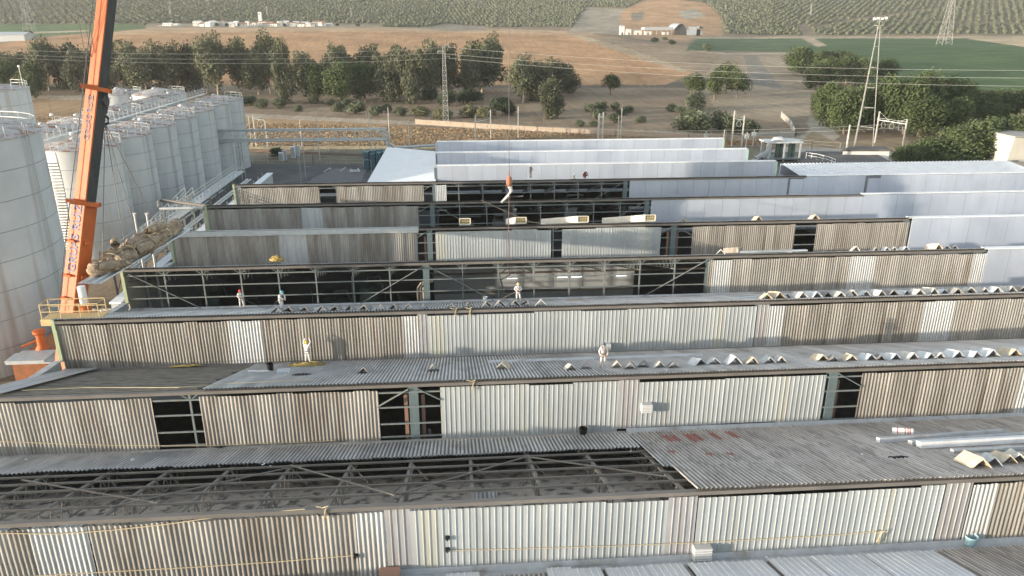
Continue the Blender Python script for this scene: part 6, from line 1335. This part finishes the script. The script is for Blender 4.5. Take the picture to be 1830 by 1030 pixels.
# flat dark roofs
def block(name, label, cat, px_, z, mat_, wallm, lip=.2, bottom=0.0):
    P_ = [onz(x, y, z) for x, y in px_]; o = thing(name, label, cat, (P_[0][0], P_[0][1], bottom)); n = len(P_)
    mb = MB(); mb.add([(p[0], p[1], z) for p in P_] + [(p[0], p[1], z - lip) for p in P_], [tuple(range(n))] + [(i, n+i, n+(i+1) % n, (i+1) % n) for i in range(n)]); mb.build('roof_slab', mat_, o)
    c = sum(P_) / n; Q_ = [c + (p - c) * .96 for p in P_]; mb = MB(); mb.add([(p[0], p[1], z - lip) for p in Q_] + [(p[0], p[1], bottom) for p in Q_], [(i, n+i, n+(i+1) % n, (i+1) % n) for i in range(n)]); mb.build('walls', wallm, o); return o
m_fl = M('dark_felt_roof', (.13,.12,.115), (.09,.085,.08), .4, rough=.9, c3=(.2,.18,.16), s3=.3)
block('flat_roof_shed', 'long low shed with dark flat roof behind the white corrugated roof', 'shed', [(1425, 296), (1440, 270), (1560, 272), (1600, 293), (1500, 300)], 5.6, m_fl, m_white)
block('flat_roof_shed', 'small dark slab roof near the foot of the light tower', 'shed', [(1505, 268), (1520, 262), (1582, 262), (1592, 268)], 6.6, m_fl, m_white, .3)
block('flat_roof_shed', 'dark platform roof under the filter housing', 'shed', [(1350, 292), (1365, 272), (1440, 272), (1432, 296)], 5.2, m_fl, m_conc)
# filter housing
q = ony(1400, 284, 140.0); fh = thing('filter_housing', 'grey steel frame holding two dark cylinders and a big white pipe bend', 'filter unit', (q[0], 140, 5))
zb_ = ony(1400, 284, 140.0)[2]; ztp = ony(1400, 256, 140.0)[2]; xs = [solveX(x, 140, zb_) for x in (1373, 1400, 1428)]
for X in xs:
    for y in (140, 143.5): mb = MB(); mb.bar((X, y, 0), (X, y, ztp), .25 if X != xs[0] else .5); mb.build('post', m_rail, fh)
mb = MB(); mb.box(xs[0] - .6, xs[2] + .3, 139.6, 144, ztp, ztp + .25); mb.build('top_plate', m_gut, fh); mb = MB(); mb.box(xs[0] - .6, xs[2] + .3, 139.6, 144, zb_ - .1, zb_ + .1); mb.build('base_deck', m_steel, fh)
for xq in (1387, 1394, 1410, 1416): X = solveX(xq, 141.5, zb_); mb = MB(); mb.lathe((X, 141.5, zb_), [(.35, .1), (.35, ztp - zb_ - .5), (.15, ztp - zb_ - .1)], 12); mb.build('filter_cylinder', m_vat, fh, smooth=True)
a = ony(1374, 262, 141); mb = MB(); mb.tube([a + [-.2, 0, -3.2], a + [0, 0, .4], a + [.9, 0, 1.4], a + [2.2, 0, 1.5], a + [3.2, 0, .9], a + [3.3, 0, .2]], .42, 12); mb.build('pipe_bend', m_gut, fh, smooth=True)
mb = MB(); mb.bar(ony(1350, 283, 139), ony(1374, 270, 140), .5); mb.build('inclined_duct', m_galv, fh)
o = thing('roof_guard_rail', 'white tubular guard rail on the dark flat roof', 'railing', tuple(onz(1445, 285, 5.2))); mb = MB(); P_ = [onz(x, y, 5.6) for x, y in ((1440, 283), (1460, 286), (1480, 291), (1492, 296))]
for z in (.55, 1.1): mb.tube([p + [0, 0, z] for p in P_], .05, 5)
for a, b_ in zip(P_[:-1], P_[1:]):
    for t_ in (0, .5, 1): p = a + (b_ - a) * t_; mb.bar(p, p + [0, 0, 1.1], .06)
mb.build('rails', m_cap, o); mb = MB()
for p in P_: mb.box(p[0] - .12, p[0] + .12, p[1] - .12, p[1] + .12, 5.6, 5.66)
mb.build('base_plates', m_cap, o)
# white building at the right edge
q = ony(1798, 300, 150.0); wb = thing('white_house', 'white rendered building with a small grey window at the right edge', 'building', (q[0], 150, 0)); zt_ = ony(1812, 246, 150)[2]
mb = MB(); mb.prism([(q[0] - .6, 0), (q[0] + .5, zt_), (q[0] + 16, zt_ - 1.0), (q[0] + 16, 0)], 'y', 150, 166); mb.build('walls', M('warm_white_render', (.62,.58,.50), (.54,.50,.43), .4, rough=.9), wb)  # same warm white render on every side
mb = MB(); mb.box(q[0] + .3, q[0] + 16.3, 149.7, 166.2, zt_ + .02, zt_ + .25); mb.build('roof_slab', m_conc, wb); c = ony(1813, 291, 149.95); mb = MB(); mb.box(c[0] - .8, c[0] + .8, 149.9, 150.02, c[2] - .9, c[2] + .6); f_ = mb.build('window', m_rail, wb); mb = MB(); mb.box(c[0] - .65, c[0] + .65, 149.85, 149.9, c[2] - .75, c[2] + .45); mb.build('pane', m_dark, f_)
# ------------------------------------------------------------------ village far behind the dry hill
rs = random.Random(3); m_vw = M('village_white', (.70,.68,.64), (.62,.60,.56), .05, rand=.1); i = 0
HS = [(284, 8), (298, 16), (312, 10), (352, 14), (360, 10)] + [(372 + j * 6.9 + rs.uniform(-2, 2), rs.uniform(6, 13)) for j in range(32)]
for i, (x, w_) in enumerate(sorted(HS)):
    by = 48.6 + (i % 3) * .5 - .6; g_ = ground_hit(x, by - rs.uniform(0, 2.2)); zc = (g_ - CAM) @ FV; W_ = w_ * zc / FPX; h_ = rs.uniform(2.6, 5.2) * (.6 if x < 320 else 1); D_ = rs.uniform(6, 12)
    o = thing('village_house', 'white house in the far village behind the dry hill, %s from the left' % ordn(i), 'house', tuple(g_), 'white houses of the far village')
    a = rs.uniform(-.3, .3); OFF[o.name] = np.zeros(3); o.rotation_euler = (0, 0, a)
    mb = MB(); mb.box(-W_/2, W_/2, 0, D_, -2, h_); mb.build('walls', m_vw, o)
    mb = MB(); mb.prism([(-.4, h_), (D_ / 2, h_ + 1.4), (D_ + .4, h_)], 'x', -W_/2 - .3, W_/2 + .3); mb.build('roof', m_tile if rs.random() < .35 else m_vw, o)
    for j in range(max(1, int(W_ / 3.5))): mb = MB(); xx = -W_/2 + 1 + j * 3.3; mb.box(xx, xx + .9, -.05, .02, h_ * .45, h_ * .45 + 1.1); mb.build('window', m_dark, o)
g_ = ground_hit(466, 42); o = thing('white_tower', 'tall white tower standing above the far village', 'tower', tuple(g_)); OFF[o.name] = np.zeros(3)
mb = MB(); mb.box(-2.1, 2.1, -2.1, 2.1, -1, 13.5); mb.build('shaft', m_vw, o); mb = MB(); mb.box(-1.2, .2, -2.2, -2.05, 10.8, 12.4); mb.build('opening', m_dark, o); mb = MB(); mb.prism([(-2.3, 13.5), (2.3, 13.5), (0, 14.6)], 'y', -2.3, 2.3); mb.build('cap_roof', m_vw, o)
for i, x in enumerate((358, 388, 405, 428, 452, 478, 508, 540, 560, 585, 603, 640)):
    g_ = ground_hit(x, 47.5); o = thing('village_tree', 'small dark tree between the village houses, %s from the left' % ordn(i), 'tree', tuple(g_), 'dark trees of the far village')
    c_ = bpy.data.objects.new('crown', CM['dark'][i % 3]); COL.objects.link(c_); c_.parent = o; c_.scale = (9, 7, 5); tr = bpy.data.objects.new('trunk', TM['dark']); COL.objects.link(tr); tr.parent = o; tr.scale = (4, 4, 4)
# arched hangar and sheds
g_ = ground_hit(1215, 63); zc = (g_ - CAM) @ FV; k_ = zc / FPX
hg = thing('arched_hangar', 'grey hangar with arched roofs and dark open mouth on the far hillside', 'hangar', tuple(g_)); OFF[hg.name] = np.zeros(3)
def arch(x0, x1, h0, h1, y0, y1, mat_, name):
    n = 14; mb = MB(); pr = [(x0 + (x1 - x0) * i / n, h0 + (h1 - h0) * sin(pi * i / n)) for i in range(n + 1)]
    mb.add([(x, y0, z) for x, z in pr] + [(x, y1, z) for x, z in pr], [(i, i+1, n+2+i, n+1+i) for i in range(n)]); return mb.build(name, mat_, hg)
arch(-12*k_, 13*k_, 6, 12.5, -1, 30, m_galv, 'arched_roof'); arch(30*k_, 43*k_, 7, 9.5, -2, 14, m_galv, 'arched_roof')
mb = MB(); mb.prism([(-10*k_, 0), (-10*k_, 6.5), (-3*k_, 10), (1*k_, 11.5), (8*k_, 9.5), (12*k_, 6.5), (12*k_, 0)], 'y', 1, 2); mb.build('dark_mouth', m_dark, hg)
mb = MB(); mb.box(13*k_, 30*k_, 0, 16, -2, 9); mb.box(-62*k_, -12*k_, 6, 24, 5.5, 8.5); mb.build('side_hall', m_galv, hg)
for x_ in range(6): mb = MB(); X = (-58 + 9 * x_) * k_; mb.bar((X, 6, -2), (X, 6, 5.5), .4); mb.build('post', m_rail, hg)
mb = MB(); mb.box(30*k_, 43*k_, 12, 13, -2, 6); mb.build('dark_mouth', m_dark, hg)
for i, (x, w_, h_) in enumerate(((1112, 7, 9), (1124, 8, 6), (1140, 14, 4.5), (1158, 12, 4), (1190, 10, 3), (1250, 13, 3.2))):
    gg = ground_hit(x, 62.5); o = thing('farm_shed', 'white farm shed beside the far hangar, %s from the left' % ordn(i), 'shed', tuple(gg), 'white farm sheds'); OFF[o.name] = np.zeros(3)
    mb = MB(); mb.box(-w_*k_/2, w_*k_/2, 0, 6, -2, h_); mb.build('walls', m_vw, o); mb = MB(); mb.prism([(-.3, h_), (3, h_ + .8), (6.3, h_)], 'x', -w_*k_/2 - .2, w_*k_/2 + .2); mb.build('roof', m_galv, o); mb = MB(); mb.box(-.8, .8, -.06, -.0, 0, 2.4); mb.build('door', m_dark, o)
# far shed at upper left
gg = ground_hit(20, 74); o = thing('farm_shed', 'long low grey shed at the upper left edge in the fields', 'shed', tuple(gg)); OFF[o.name] = np.zeros(3); k_ = ((gg - CAM) @ FV) / FPX
mb = MB(); mb.box(-30*k_, 24*k_, 0, 14, -2, 4.2); mb.build('walls', m_galv, o); mb = MB(); mb.prism([(-.6, 4.2), (7, 6.2), (14.6, 4.2)], 'x', -31*k_, 25*k_); mb.build('roof', m_galv, o)
# dry grass tufts along the railway: uncountable
n = 45000; gx = RS.uniform(-20, 1400, n); pts_ = []
yy = 207 + (gx / 1400) * 40 + RS.uniform(2, 1, n) * 0 + RS.uniform(0, 1, n) * (56 - gx / 1400 * 44)
d_ = [onz(a, b_, 0) for a, b_ in zip(gx, yy)]; P_ = np.array(d_)
ang = RS.rand(n) * pi; hh = RS.uniform(.12, .5, n); ww = RS.uniform(.12, .4, n)
V = np.stack([P_ + np.stack([np.cos(ang) * ww, np.sin(ang) * ww, 0 * ww], 1), P_ - np.stack([np.cos(ang) * ww, np.sin(ang) * ww, 0 * ww], 1), P_ + np.stack([RS.normal(0, .2, n), RS.normal(0, .2, n), hh], 1)], 1)
me = npmesh('dry_grass', V.reshape(-1, 3), np.arange(n * 3).reshape(-1, 3), M('dry_grass_blades', (.30,.20,.12), (.34,.27,.17), .06, rough=.95, c3=(.22,.14,.09), s3=.12)); o = bpy.data.objects.new('dry_grass', me); COL.objects.link(o); tag(o, 'dry golden grass along the railway', 'dry grass', kind='stuff')

# ------------------------------------------------------------------ air
mb = MB(); mb.box(-1900, 2100, -60, 2750, -4.2, 215)
hz = bpy.data.materials.new('haze'); hz.use_nodes = True; t = hz.node_tree; t.nodes.remove(t.nodes['Principled BSDF'])
pv = t.nodes.new('ShaderNodeVolumePrincipled'); pv.inputs['Color'].default_value = (.92, .91, .90, 1); pv.inputs['Density'].default_value = .00012; pv.inputs['Anisotropy'].default_value = .3
t.links.new(pv.outputs[0], t.nodes['Material Output'].inputs['Volume'])
o = mb.build('haze', hz); tag(o, 'thin warm evening haze lying over the whole valley', 'haze', kind='stuff')
